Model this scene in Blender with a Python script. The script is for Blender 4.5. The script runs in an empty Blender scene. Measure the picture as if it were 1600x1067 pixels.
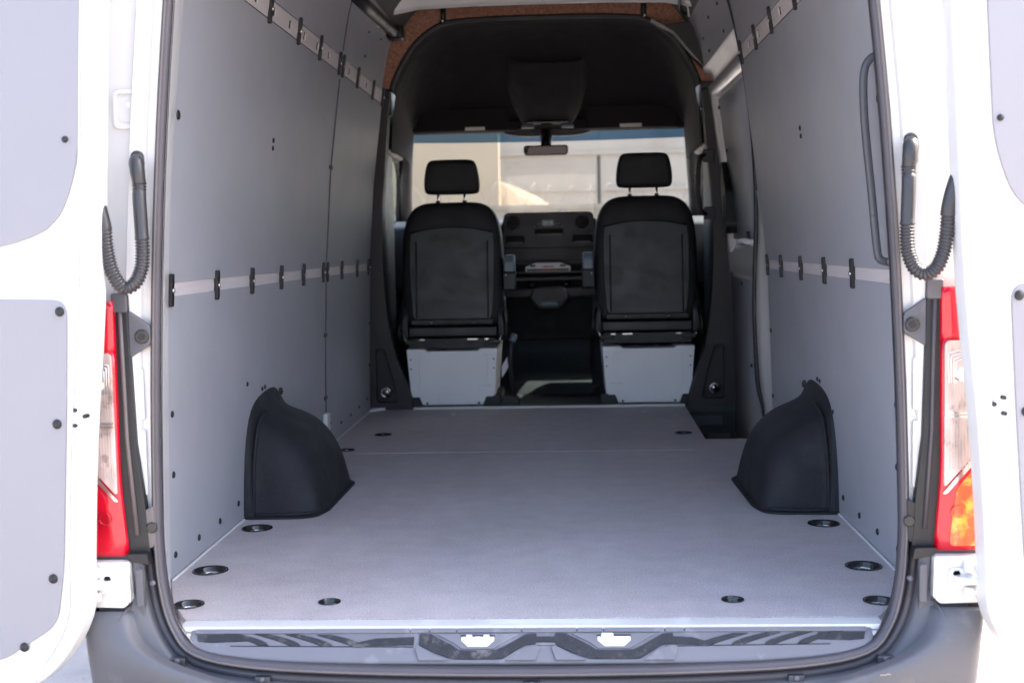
import bpy, bmesh, math, random
from mathutils import Vector, Matrix
from mathutils.geometry import tessellate_polygon
random.seed(7)
SC = bpy.context.scene
COL = SC.collection
rad = math.radians

# ------------------------------------------------------------------ camera
cd = bpy.data.cameras.new("camera"); cam = bpy.data.objects.new("camera", cd); COL.objects.link(cam)
p_, y_, r_ = rad(-4.539), rad(-2.652), rad(-1.106)
F = Vector((math.sin(y_)*math.cos(p_), math.cos(y_)*math.cos(p_), math.sin(p_)))
RT = Vector((math.cos(y_), -math.sin(y_), 0)); UP = RT.cross(F)
R2 = RT*math.cos(r_) + UP*math.sin(r_); U2 = -RT*math.sin(r_) + UP*math.cos(r_)
M = Matrix((R2, U2, -F)).transposed().to_4x4(); M.translation = Vector((.095, 0, .792))
cam.matrix_world = M
cd.lens = 42.75; cd.sensor_width = 36; cd.clip_start = .05; cd.clip_end = 2000
cd.dof.use_dof = True; cd.dof.focus_distance = 3.3; cd.dof.aperture_fstop = 4.2
SC.camera = cam

# ------------------------------------------------------------------ sky, sun, exposure
SUN_EL, SUN_AZ = 48, 68          # degrees; azimuth clockwise from +Y (ahead of the van), so to its right
w = bpy.data.worlds.new("World"); SC.world = w; w.use_nodes = True
nt = w.node_tree; nt.nodes.clear()
sk = nt.nodes.new("ShaderNodeTexSky"); sk.sky_type = 'NISHITA'; sk.sun_disc = False
sk.sun_elevation = rad(SUN_EL); sk.sun_rotation = rad(SUN_AZ)
sk.air_density = 1.0; sk.dust_density = 5.0; sk.ozone_density = 1.0
bg = nt.nodes.new("ShaderNodeBackground"); bg.inputs[1].default_value = .15
ow = nt.nodes.new("ShaderNodeOutputWorld")
nt.links.new(sk.outputs[0], bg.inputs[0]); nt.links.new(bg.outputs[0], ow.inputs[0])
sl = bpy.data.lights.new("sun", 'SUN'); sl.energy = 2.8; sl.angle = rad(.5); sl.color = (1, .93, .84)
so = bpy.data.objects.new("sun", sl); COL.objects.link(so)
sd = Vector((math.sin(rad(SUN_AZ))*math.cos(rad(SUN_EL)), math.cos(rad(SUN_AZ))*math.cos(rad(SUN_EL)), math.sin(rad(SUN_EL))))
so.rotation_euler = (-sd).to_track_quat('-Z', 'Y').to_euler(); so.location = sd*30
SC.view_settings.view_transform = 'Standard'; SC.view_settings.look = 'None'
SC.view_settings.exposure = 2.9; SC.view_settings.gamma = 1
SC.cycles.max_bounces = 14; SC.cycles.diffuse_bounces = 8; SC.cycles.transparent_max_bounces = 16

# ------------------------------------------------------------------ materials
def mat(name, col, rough=.5, metal=0, spec=.5, var=.08, vscale=6, bump=0, bscale=200, rvar=.08, coat=0, dirt=None, dscale=3, dlo=.55, dhi=.7, stretch=None, speck=None):
    m = bpy.data.materials.new(name); m.use_nodes = True
    n = m.node_tree.nodes; l = m.node_tree.links
    b = n['Principled BSDF']; tc = n.new('ShaderNodeTexCoord'); geo = tc.outputs['Object']
    if stretch:
        mp = n.new('ShaderNodeMapping'); mp.inputs['Scale'].default_value = stretch; l.new(geo, mp.inputs[0]); geo = mp.outputs[0]
    t = n.new('ShaderNodeTexNoise'); t.inputs['Scale'].default_value = vscale; t.inputs['Detail'].default_value = 5
    l.new(geo, t.inputs[0])
    mr = n.new('ShaderNodeMapRange'); mr.inputs[1].default_value = .25; mr.inputs[2].default_value = .75
    mr.inputs[3].default_value = 1-var; mr.inputs[4].default_value = 1+var; l.new(t.outputs[0], mr.inputs[0])
    mx = n.new('ShaderNodeVectorMath'); mx.operation = 'SCALE'; mx.inputs[0].default_value = col[:3]; l.new(mr.outputs[0], mx.inputs['Scale'])
    out = mx.outputs[0]
    if speck:
        for sc_k, amp in speck:
            t5 = n.new('ShaderNodeTexNoise'); t5.inputs['Scale'].default_value = sc_k; t5.inputs['Detail'].default_value = 2; l.new(tc.outputs['Object'], t5.inputs[0])
            m5 = n.new('ShaderNodeMapRange'); m5.inputs[1].default_value = .3; m5.inputs[2].default_value = .7; m5.inputs[3].default_value = 1-amp; m5.inputs[4].default_value = 1+amp; l.new(t5.outputs[0], m5.inputs[0])
            v5 = n.new('ShaderNodeVectorMath'); v5.operation = 'SCALE'; l.new(out, v5.inputs[0]); l.new(m5.outputs[0], v5.inputs['Scale']); out = v5.outputs[0]
    if dirt:
        t2 = n.new('ShaderNodeTexNoise'); t2.inputs['Scale'].default_value = dscale; t2.inputs['Detail'].default_value = 9; t2.inputs['Roughness'].default_value = .65
        l.new(tc.outputs['Object'], t2.inputs[0])
        m2 = n.new('ShaderNodeMapRange'); m2.inputs[1].default_value = dlo; m2.inputs[2].default_value = dhi; l.new(t2.outputs[0], m2.inputs[0])
        m2.inputs[4].default_value = .6 if speck else 1; mix = n.new('ShaderNodeMix'); mix.data_type = 'RGBA'; l.new(m2.outputs[0], mix.inputs[0]); l.new(out, mix.inputs[6]); mix.inputs[7].default_value = (*dirt, 1)
        out = mix.outputs[2]
    l.new(out, b.inputs['Base Color'])
    rr = n.new('ShaderNodeMapRange'); rr.inputs[1].default_value = .25; rr.inputs[2].default_value = .75
    rr.inputs[3].default_value = max(.02, rough-rvar); rr.inputs[4].default_value = min(1, rough+rvar)
    t3 = n.new('ShaderNodeTexNoise'); t3.inputs['Scale'].default_value = vscale*2.3; t3.inputs['Detail'].default_value = 6; l.new(geo, t3.inputs[0])
    l.new(t3.outputs[0], rr.inputs[0]); l.new(rr.outputs[0], b.inputs['Roughness'])
    b.inputs['Metallic'].default_value = metal; b.inputs['Specular IOR Level'].default_value = spec
    b.inputs['Coat Weight'].default_value = coat; b.inputs['Coat Roughness'].default_value = .08
    if bump:
        t4 = n.new('ShaderNodeTexNoise'); t4.inputs['Scale'].default_value = bscale; t4.inputs['Detail'].default_value = 3; l.new(tc.outputs['Object'], t4.inputs[0])
        bp = n.new('ShaderNodeBump'); bp.inputs['Strength'].default_value = bump; bp.inputs['Distance'].default_value = .002
        l.new(t4.outputs[0], bp.inputs['Height']); l.new(bp.outputs[0], b.inputs['Normal'])
    return m

M_ = {}
M_['white'] = mat('white_paint', (.63, .615, .605), .32, coat=.5, var=.015, rvar=.05)
M_['inwhite'] = mat('inner_white_paint', (.72, .70, .71), .4, var=.03)
M_['panel'] = mat('grey_laminate_panel', (.345, .35, .385), .42, var=.035, vscale=2.5, rvar=.05, bump=.06, bscale=600, dirt=(.40, .405, .44), dscale=2, dlo=.5, dhi=.9)
M_['doorpanel'] = mat('grey_door_panel', (.235, .228, .250), .42, var=.02, vscale=2, rvar=.05, bump=.05, bscale=600)
M_['floor'] = mat('grey_anti_slip_floor', (.435, .392, .405), .55, var=.05, vscale=90, bump=.8, bscale=300, dirt=(.52, .475, .48), dscale=2.6, dlo=.5, dhi=.85, rvar=.12, speck=((230, .22), (520, .22), (14, .07), (2.5, .05)))
M_['black'] = mat('black_plastic', (.0075, .0075, .009), .5, var=.15, bump=.15, bscale=500)
M_['gloss'] = mat('gloss_black_plastic', (.012, .012, .014), .16, var=.1)
M_['arch'] = mat('black_moulded_liner', (.0078, .008, .0115), .72, var=.2, vscale=5, bump=.9, bscale=170, rvar=.1, dirt=(.014, .0145, .020), dscale=9, dlo=.45, dhi=.8)
M_['trim'] = mat('dark_brown_grey_trim', (.021, .017, .020), .55, var=.06, bump=.2, bscale=400)
M_['seat'] = mat('black_seat_cloth', (.0065, .006, .0078), .62, var=.12, bump=.3, bscale=700)
M_['shell'] = mat('black_seat_shell', (.0075, .0073, .0105), .45, var=.06, bump=.1, bscale=700)
M_['seatbox'] = mat('pale_grey_painted_steel', (.86, .86, .90), .4, var=.03, vscale=8)
M_['rubber'] = mat('grey_black_rubber', (.058, .052, .062), .45, var=.1, bump=.1)
M_['hose'] = mat('black_ribbed_rubber', (.030, .028, .031), .38, var=.1)
M_['bumper'] = mat('dark_grey_bumper_plastic', (.080, .080, .092), .48, var=.08, vscale=5, bump=.25, bscale=500, dirt=(.16, .15, .15), dscale=9, dlo=.58, dhi=.82)
M_['cover'] = mat('grey_step_plastic', (.125, .125, .145), .5, var=.05, bump=.2, bscale=500, dirt=(.27, .26, .28), dscale=14, dlo=.55, dhi=.85)
M_['grip'] = mat('black_grip_strip', (.012, .013, .019), .6, var=.3, vscale=40, bump=.6, bscale=300, dirt=(.12, .11, .11), dscale=26, dlo=.55, dhi=.72)
M_['steel'] = mat('zinc_steel', (.55, .53, .52), .3, metal=1, var=.1)
M_['track'] = mat('pale_alloy_track', (.72, .66, .67), .45, metal=.2, var=.05, stretch=(1, 1, 20))
M_['fabric'] = mat('brown_recycled_felt', (.30, .155, .105), .95, var=.45, vscale=70, bump=1, bscale=190, spec=.1)
M_['head'] = mat('dark_headliner', (.024, .020, .023), .9, var=.08, bump=.3, bscale=600, spec=.2)
M_['console'] = mat('overhead_console_plastic', (.022, .018, .020), .88, var=.05, bump=.2)
M_['dash'] = mat('dashboard_plastic', (.042, .037, .043), .55, var=.06, bump=.3, bscale=500)
M_['cabfloor'] = mat('cab_rubber_floor', (.020, .024, .029), .5, var=.15, bump=.3)
M_['void'] = mat('unlit_recess_plastic', (.0035, .0035, .004), .8)  # shade of the recesses put into the colour, blacker than the plastic around
M_['fwall'] = mat('blue_grey_carpet', (.045, .055, .07), .9, bump=.4)
M_['ledge'] = mat('lit_ledge_plastic', (.085, .075, .085), .4)  # light on the ledges put into the colour, paler than the dashboard
M_['dark_roof'] = mat('greyed_roof_inside', (.13, .12, .12), .95, bump=.6)  # mostly unseen roof inside, darkened to cut the light it bounces
M_['handle'] = mat('grey_handle_plastic', (.065, .068, .082), .34)
M_['greyarm'] = mat('grey_blue_armrest', (.16, .20, .24), .5, var=.05)
M_['sticker'] = mat('white_sticker', (.75, .72, .66), .5)
M_['screen'] = mat('display_glass', (.05, .07, .11), .12)
M_['blueglow'] = mat('display_digits', (.25, .40, .55), .4)
M_['belt'] = mat('pale_belt_webbing', (.7, .7, .72), .6)
M_['mirror'] = mat('mirror_glass', (.05, .035, .035), .06, metal=1, var=.02, rvar=.01)  # dark brown base stands in for the dim reflection of a tilted mirror
M_['redlens'] = mat('red_lens', (.52, .001, .016), .16, coat=.25, var=.25, vscale=14, rvar=.03, spec=.6)
M_['orange'] = mat('orange_red_lens', (.80, .11, .035), .16, coat=.4, var=.35, vscale=22, stretch=(3, 3, .6), dirt=(.95, .42, .06), dscale=22, dlo=.5, dhi=.62)
M_['clear'] = mat('clear_ribbed_lens', (.50, .40, .36), .15, coat=1, var=.35, vscale=34, stretch=(1, 1, .25), dirt=(.22, .14, .12), dscale=30, dlo=.55, dhi=.7)
M_['chrome'] = mat('chrome', (.8, .78, .76), .12, metal=1, var=.05)
M_['taupe'] = mat('brown_weather_strip', (.115, .098, .098), .5)
M_['paper'] = mat('paper', (.75, .73, .74), .6)
M_['redprint'] = mat('red_print', (.6, .10, .07), .6)
M_['print'] = mat('grey_print', (.12, .11, .12), .6)
M_['wood'] = mat('dry_grass', (.42, .32, .20), .8)

def glass(name, col, refl=.06):
    m = bpy.data.materials.new(name); m.use_nodes = True; n = m.node_tree.nodes; l = m.node_tree.links; n.clear()
    o = n.new('ShaderNodeOutputMaterial'); mx = n.new('ShaderNodeMixShader'); t = n.new('ShaderNodeBsdfTransparent'); g = n.new('ShaderNodeBsdfGlossy')
    t.inputs[0].default_value = (*col, 1); g.inputs['Roughness'].default_value = .02; mx.inputs[0].default_value = refl
    l.new(t.outputs[0], mx.inputs[1]); l.new(g.outputs[0], mx.inputs[2]); l.new(mx.outputs[0], o.inputs[0]); return m
M_['glass'] = glass('windscreen_glass', (.86, .88, .86))
M_['tint'] = glass('blue_shade_band', (.075, .17, .28))
M_['sideglass'] = glass('side_window_glass', (.80, .86, .84))

# ------------------------------------------------------------------ helpers
def link(name, me, m, parent=None, smooth=False, bevel=0, seg=2, loc=None):
    o = bpy.data.objects.new(name, me); COL.objects.link(o)
    if m is not None and len(me.materials) == 0: me.materials.append(M_[m] if isinstance(m, str) else m)
    if parent: o.parent = parent
    if smooth:
        for p in me.polygons: p.use_smooth = True
    if bevel:
        b = o.modifiers.new('bevel', 'BEVEL'); b.width = bevel; b.segments = seg; b.limit_method = 'ANGLE'; b.angle_limit = rad(35); b.harden_normals = False
        for p in me.polygons: p.use_smooth = True
        wn = o.modifiers.new('wn', 'WEIGHTED_NORMAL'); wn.keep_sharp = True
    if loc: o.location = loc
    return o
class MB:
    def __init__(s): s.v = []; s.f = []
    def add(s, vs, fs):
        k = len(s.v); s.v += [tuple(v) for v in vs]; s.f += [tuple(i+k for i in f) for f in fs]; return s
    def box(s, x0, x1, y0, y1, z0, z1):
        v = [(x, y, z) for x in (x0, x1) for y in (y0, y1) for z in (z0, z1)]
        return s.add(v, [(0, 1, 3, 2), (4, 6, 7, 5), (0, 4, 5, 1), (2, 3, 7, 6), (0, 2, 6, 4), (1, 5, 7, 3)])
    def loft(s, rings, cu=False, cv=False, cap=False):
        n = len(rings[0]); m = len(rings); vs = [p for r in rings for p in r]; fs = []
        for i in range(m if cv else m-1):
            for j in range(n if cu else n-1):
                a = i*n+j; b = i*n+(j+1) % n; c = ((i+1) % m)*n+(j+1) % n; d = ((i+1) % m)*n+j
                fs.append((a, b, c, d))
        if cap: fs.append(tuple(range(n-1, -1, -1))); fs.append(tuple((m-1)*n+j for j in range(n)))
        return s.add(vs, fs)
    def tube(s, pts, r, n=10, cap=True):
        pts = [Vector(p) for p in pts]; rs = r if isinstance(r, (list, tuple)) else [r]*len(pts); rings = []; prev = None
        for i, p in enumerate(pts):
            t = (pts[min(i+1, len(pts)-1)]-pts[max(i-1, 0)]).normalized()
            if prev is None:
                a = Vector((0, 0, 1)) if abs(t.z) < .9 else Vector((1, 0, 0)); u = t.cross(a).normalized()
            else: u = (prev-t*prev.dot(t)).normalized()
            prev = u; v = t.cross(u)
            rings.append([p+u*math.cos(2*math.pi*k/n)*rs[i]+v*math.sin(2*math.pi*k/n)*rs[i] for k in range(n)])
        return s.loft(rings, cu=True, cap=cap)
    def prism(s, outline, th, fr=None, holes=()):
        """outline in (u,v); th=(w0,w1); fr maps (u,v,w)->xyz"""
        fr = fr or (lambda u, v, w_: (u, w_, v))
        loops = [outline]+list(holes)
        tris = tessellate_polygon([[Vector((p[0], p[1], 0)) for p in lp] for lp in loops])
        flat = [p for lp in loops for p in lp]; N = len(flat)
        vs = [fr(p[0], p[1], th[0]) for p in flat]+[fr(p[0], p[1], th[1]) for p in flat]
        fs = []
        for t in tris:
            a = tuple(t); fs.append(a); fs.append(tuple(i+N for i in reversed(a)))
        k = 0
        for lp in loops:
            n = len(lp)
            for i in range(n): fs.append((k+i, k+(i+1) % n, k+(i+1) % n+N, k+i+N))
            k += n
        return s.add(vs, fs)
    def build(s, name, m, parent=None, smooth=False, bevel=0, seg=2, solid=0, sub=0, off=0):
        me = bpy.data.meshes.new(name); me.from_pydata(s.v, [], s.f); me.update()
        bm = bmesh.new(); bm.from_mesh(me); bmesh.ops.remove_doubles(bm, verts=bm.verts, dist=1e-6)
        bmesh.ops.dissolve_limit(bm, angle_limit=.001, verts=bm.verts, edges=[e for e in bm.edges if len(e.link_faces) == 2 and all(len(f.verts) == 3 for f in e.link_faces)]) if bevel else None
        bmesh.ops.recalc_face_normals(bm, faces=bm.faces); bm.to_mesh(me); bm.free()
        o = link(name, me, m, parent, smooth, 0)
        if solid:
            q = o.modifiers.new('solid', 'SOLIDIFY'); q.thickness = solid; q.offset = off
        if sub:
            q = o.modifiers.new('sub', 'SUBSURF'); q.levels = sub; q.render_levels = sub
        if bevel:
            b = o.modifiers.new('bevel', 'BEVEL'); b.width = bevel; b.segments = seg; b.limit_method = 'ANGLE'; b.angle_limit = rad(35)
            for p in me.polygons: p.use_smooth = True
            o.modifiers.new('wn', 'WEIGHTED_NORMAL')
        return o
def rr(x0, x1, z0, z1, r, n=5):
    if not isinstance(r, (tuple, list)): r = (r,)*4
    out = []
    for (cx, cz, a0, q) in ((x1, z1, 0, r[0]), (x0, z1, 90, r[1]), (x0, z0, 180, r[2]), (x1, z0, 270, r[3])):
        sx = 1 if cx == x1 else -1; sz = 1 if cz == z1 else -1
        for k in range(n+1):
            a = rad(a0+90*k/n); out.append((cx-sx*q+q*math.cos(a), cz-sz*q+q*math.sin(a)))
    return out
def rpoly(pts, r, n=4):
    out = []
    for i, p in enumerate(pts):
        p = Vector(p); a = Vector(pts[i-1]); b = Vector(pts[(i+1) % len(pts)])
        da = (a-p); db = (b-p); q = min(r, da.length*.45, db.length*.45)
        s0 = p+da.normalized()*q; s1 = p+db.normalized()*q
        for k in range(n+1):
            t = k/n; out.append(tuple((1-t)**2*s0+2*t*(1-t)*p+t*t*s1))
    return out
def circ(cx, cz, r, n=20, ry=None): return [(cx+r*math.cos(2*math.pi*k/n), cz+(ry or r)*math.sin(2*math.pi*k/n)) for k in range(n)]
def interp(tab, z):
    if z <= tab[0][0]: return tab[0][1]
    for (a, b), (c, d) in zip(tab, tab[1:]):
        if z <= c: return b+(d-b)*(z-a)/(c-a)
    return tab[-1][1]
def smooth_path(pts, n=6):
    pts = [Vector(p) for p in pts]; out = []
    for i in range(len(pts)-1):
        p0 = pts[max(i-1, 0)]; p1 = pts[i]; p2 = pts[i+1]; p3 = pts[min(i+2, len(pts)-1)]
        for k in range(n):
            t = k/n
            out.append(.5*((2*p1)+(p2-p0)*t+(2*p0-5*p1+4*p2-p3)*t*t+(3*p1-p0-3*p2+p3)*t**3))
    out.append(pts[-1]); return out
def empty(name, parent=None, loc=(0, 0, 0)):
    o = bpy.data.objects.new(name, None); COL.objects.link(o); o.empty_display_size = .1
    if parent: o.parent = parent
    o.location = loc; return o
def tag(o, label=None, cat=None, group=None, kind=None):
    if label: o['label'] = label
    if cat: o['category'] = cat
    if group: o['group'] = group
    if kind: o['kind'] = kind
    return o
def dup(o, parent, loc=None, rot=None):
    c = o.copy(); COL.objects.link(c); c.parent = parent
    if loc is not None: c.location = loc
    if rot is not None: c.rotation_euler = rot
    return c

WT = [(-.3, .872), (0, .870), (.35, .862), (.7, .849), (1.1, .818), (1.5, .765), (1.72, .725), (1.86, .67), (1.94, .56)]
def wx(z):
    # smoothed wall half width at height z
    return (interp(WT, z-.06)+interp(WT, z)*2+interp(WT, z+.06))/4
def wslope(z): return (wx(z+.02)-wx(z-.02))/.04

GZ = -.66   # ground level; z = 0 is the cargo floor

# ------------------------------------------------------------------ ground
gm = mat('dusty_asphalt', (.30, .275, .26), .9, var=.25, vscale=3, bump=1, bscale=60, dirt=(.36, .31, .26), dscale=1.1, dlo=.45, dhi=.7, spec=.2)
n_ = gm.node_tree.nodes; 
g = MB(); g.add([(-300, -300, GZ), (300, -300, GZ), (300, 300, GZ), (-300, 300, GZ)], [(0, 1, 2, 3)])
tag(g.build('ground', gm), kind='structure')
gr = MB(); rg = random.Random(3)
for i in range(5200):
    side = rg.choice((-1, 1)); x = side*rg.uniform(.75, 1.9); y = rg.uniform(1.9, 5.2); r = rg.uniform(.002, .007)
    v = [(x+r*rg.uniform(.6, 1.2)*a, y+r*rg.uniform(.6, 1.2)*b, GZ+r*c*.8) for a, b, c in ((1, 0, 0), (0, 1, 0), (-1, 0, 0), (0, -1, 0), (0, 0, 1))]
    gr.add(v, [(0, 1, 4), (1, 2, 4), (2, 3, 4), (3, 0, 4)])
tag(gr.build('gravel', mat('loose_gravel', (.36, .32, .29), .9, var=.4, vscale=30)), kind='stuff')

# ------------------------------------------------------------------ the van
van = empty('cargo_van', loc=(0, 0, 0))
tag(van, 'white high-roof cargo van with open rear doors, grey lined load bay and two black seats', 'van')

# seal path around the rear opening, right half from top centre to bottom centre
SEAL = [(0, 2.5, 1.80), (.35, 2.5, 1.80), (.55, 2.5, 1.765), (.64, 2.5, 1.68), (.69, 2.5, 1.5), (.712, 2.5, 1.3), (.736, 2.5, 1.06), (.758, 2.5, .77), (.772, 2.5, .5), (.779, 2.5, .28), (.779, 2.495, .17), (.768, 2.485, .075), (.742, 2.47, .002), (.69, 2.446, -.043), (.56, 2.425, -.062), (.35, 2.414, -.070), (.15, 2.41, -.073), (0, 2.41, -.074)]
half = smooth_path(SEAL, 4)
seal = [(-p.x, p.y, p.z) for p in reversed(half)][:-1]+[tuple(p) for p in half][:-1]
b = MB(); pts = [Vector(p) for p in seal]; n = len(pts); rings = []
for i, p in enumerate(pts):
    t = (pts[(i+1) % n]-pts[i-1]).normalized(); o_ = Vector((0, -1, 0)); u = t.cross(o_).normalized()  # u in plane
    prof = [(-.009, .018), (-.0100, 0), (-.0075, -.008), (0, -.012), (.0075, -.008), (.0100, -.002), (.009, .003), (.012, .009), (.010, .018)]
    ctr = Vector((0, p.y, .8)); 
    if u.dot(p-ctr) < 0: u = -u
    rings.append([p+u*a+Vector((0, 1, 0))*c for a, c in prof])
b.loft(rings, cu=True, cv=True); b.build('door_seal', 'rubber', van, smooth=True)
b = MB(); rings = []
for i, p in enumerate(pts):
    t = (pts[(i+1) % n]-pts[i-1]).normalized(); u = t.cross(Vector((0, -1, 0))).normalized()
    if u.dot(p-Vector((0, p.y, .8))) < 0: u = -u
    c = p+u*.0015+Vector((0, -.0115, 0)); rings.append([c+u*a+Vector((0, cc, 0)) for a, cc in ((-.003, .001), (-.0018, -.003), (.0018, -.003), (.003, .001))])
b.loft(rings, cu=True, cv=True); b.build('seal_bead', 'taupe', van, smooth=True)

# white reveal between seal and load bay
A = [(.63, 2.5, 1.70), (.678, 2.5, 1.5), (.700, 2.5, 1.3), (.724, 2.5, 1.06), (.746, 2.5, .77), (.760, 2.5, .5), (.771, 2.5, .28), (.773, 2.495, .17), (.763, 2.485, .085), (.735, 2.47, .014), (.700, 2.455, -.026)]
B = [(.71, 2.86, 1.76), (wx(1.5)+.006, 2.86, 1.5), (wx(1.3)+.006, 2.86, 1.3), (wx(1.06)+.006, 2.86, 1.06), (wx(.77)+.006, 2.86, .77), (wx(.5)+.006, 2.86, .5), (wx(.28)+.006, 2.86, .28), (wx(.17)+.006, 2.86, .17), (.880, 2.86, -.013), (.815, 2.66, -.013), (.738, 2.505, -.013)]
for s in (-1, 1):
    rings = []
    for k in range(9):
        t = k/8; e = math.sin(t*math.pi)*.014
        rings.append([(s*(a[0]+(c[0]-a[0])*t**1.15+ (e*.3 if a[2] > .1 else 0)), a[1]+(c[1]-a[1])*t, a[2]+(c[2]-a[2])*t) for a, c in zip([tuple(q) for q in smooth_path(A, 3)], [tuple(q) for q in smooth_path(B, 3)])])
    MB().loft(rings).build('pillar_reveal', 'white', van, smooth=True)
b = MB().prism(rr(-.738, .738, 2.484, 2.532, (.004, .004, .010, .010)), (-.012, -.001), lambda u, v, w_: (u, v, w_)); b.build('sill_strip', 'white', van, bevel=.002)

# outer body
prof = [(.94, -.30), (.985, 0), (.99, .5), (.975, .9), (.93, 1.3), (.88, 1.6), (.80, 1.86), (.66, 1.98), (.4, 2.03), (0, 2.05)]
pf = [(p[0], p[1]) for p in smooth_path([(a, c, 0) for a, c in prof], 4)]
full = pf+[(-x, z) for x, z in reversed(pf[:-1])]
b = MB(); b.loft([[(x*k, y, z) for x, z in full] for y, k in ((2.52, .965), (2.56, .985), (2.66, 1), (5.9, 1))]); b.build('body_side', 'white', van, smooth=True)
b = MB(); b.loft([[(x*.998, y, z) for x, z in full if z >= 1.52] for y in (5.9, 7.0)]); b.build('cab_roof', 'white', van, smooth=True)
# rear end face of the body between seal and corner (both corners and above the opening)
for s in (-1, 1):
    rings = []
    for z in [1.75-.05*i for i in range(33)]:
        xs = interp([(q[2], q[0]) for q in reversed(SEAL[3:11])], z)+.012
        xo = interp([(c, a*.965) for a, c in prof], z)
        rings.append([(s*x, y, z) for x, y in ((xs, 2.507), (xs+.018, 2.507), (xs+.022, 2.497), (xs+.046, 2.493), (xs+.050, 2.505), (xs+(xo-xs)*.75, 2.508), (xo, 2.521))])
    MB().loft(rings).build('rear_pillar', 'white', van, smooth=False, solid=.004, off=-1)
    # bright pressing lines, latch recess
    q = MB().tube([(s*(interp([(c[2], c[0]) for c in reversed(SEAL[3:11])], z)+.056), 2.500, z) for z in (1.7, 1.3, 1.0, .72)], .005, 8); q.build('pillar_crease', 'white', van, smooth=True)
    q = MB().prism(rr(.775, .835, 1.045, 1.125, .014), (2.497, 2.506), lambda u, v, w_: (s*u, w_, v), holes=[rr(.783, .829, 1.056, 1.117, .010)]); q.build('latch_plate', 'white', van, bevel=.002)
    MB().prism(circ(.803, 1.095, .006, 12), (2.500, 2.507), lambda u, v, w_: (s*u, w_, v)).build('bolt', 'inwhite', van)
MB().prism([(-.86, 1.70), (.86, 1.70), (.80, 1.86), (.66, 1.98), (.4, 2.03), (0, 2.05), (-.4, 2.03), (-.66, 1.98), (-.80, 1.86)][::1], (2.51, 2.52), holes=[[(-.60, 1.72), (-.5, 1.78), (.5, 1.78), (.60, 1.72)]]).build('rear_header', 'white', van)

# inner body skin (seen in the gaps and along the mid rail)
for s, yend in ((-1, 5.86), (1, 4.66)):
    zs = [-.02+.06*i for i in range(32)]
    MB().loft([[(s*(wx(z)+.016), y, z) for z in zs] for y in (2.80, yend)]).build('inner_side', 'inwhite', van, smooth=True)
# roof inside with bows
rp = [(wx(1.80), 1.80), (wx(1.88), 1.88), (.58, 1.935), (.4, 1.965), (0, 1.975)]
rp = rp+[(-x, z) for x, z in reversed(rp[:-1])]
MB().loft([[(x, y, z) for x, z in rp] for y in (2.54, 5.92)]).build('roof_inner', 'dark_roof', van, smooth=True)
bw_ = [(x, z) for x, z in [(.70, 1.86), (.68, 1.895), (.55, 1.918), (.3, 1.925), (0, 1.926)]]; bw_ = bw_+[(-x, z) for x, z in reversed(bw_[:-1])]
for y in (2.9, 3.55, 4.2, 4.85, 5.55):
    b = MB(); b.loft([[(x, y+dy, z-dz) for x, z in bw_] for dy, dz in ((-.05, -.07), (-.04, .05), (-.012, .062), (.012, .062), (.04, .05), (.05, -.07))]); b.build('roof_bow', 'inwhite', van, smooth=True)

MB().prism([(-.90, 2.95), (-.90, 2.83), (-.80, 2.60), (-.758, 2.495), (-.730, 2.478), (-.71, 2.470), (-.71, 2.50), (.71, 2.50), (.71, 2.470), (.730, 2.478), (.758, 2.495), (.80, 2.60), (.90, 2.83), (.90, 2.95)], (-.020, -.0135), lambda u, v, w_: (u, v, w_)).build('sill_plate', 'white', van)
# floor
TD = [(.802, 2.93), (.45, 2.657), (.766, 2.643), (.80, 3.38)]
TK = [1.08, .62, .84, 1.08]
cupr = .037
def sk_(x0, y0, r, n=20): return [(x0+r*math.cos(2*math.pi*k/n), y0+r*math.sin(2*math.pi*k/n)) for k in range(n)]
outl = [(-.738, 2.535), (.738, 2.535), (.755, 2.56), (.803, 2.65), (.868, 2.83), (.868, 4.618), (-.868, 4.618), (-.868, 2.83), (-.803, 2.65), (-.755, 2.56)]
holes = [sk_(s*x, y, cupr*k) for (x, y), k in zip(TD, TK) for s in (-1, 1)]
flr = MB().prism(outl, (-.012, 0), lambda u, v, w_: (u, v, w_), holes=holes).build('floor_board', 'floor', van)
outl = [(-.868, 4.6225), (.868, 4.6225), (.868, 4.870), (.640, 4.870), (.655, 5.868), (-.868, 5.868)]
flf = MB().prism(outl, (-.012, 0), lambda u, v, w_: (u, v, w_), holes=[sk_(-.695, 5.08, .034), sk_(.568, 5.035, .034), sk_(-.78, 4.70, .03)]).build('floor_board', 'floor', van)
MB().prism([(-.9, 2.5), (.9, 2.5), (.9, 4.8), (.63, 4.8), (.64, 5.9), (-.9, 5.9)], (-.06, -.032), lambda u, v, w_: (u, v, w_)).build('subfloor', 'black', van)
MB().box(-.73, .56, 4.6188, 4.6222, -.010, .0005).build('joint_strip', 'inwhite', van)
for s in (-1, 1):   # pale edge where the floor meets the wall
    y1 = 4.64 if s == 1 else 5.84
    MB().box(s*.8645 if s > 0 else -.8695, s*.8695 if s > 0 else -.8645, 2.84, y1, -.002, .004).build('edge_strip', 'inwhite', van)
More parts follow.
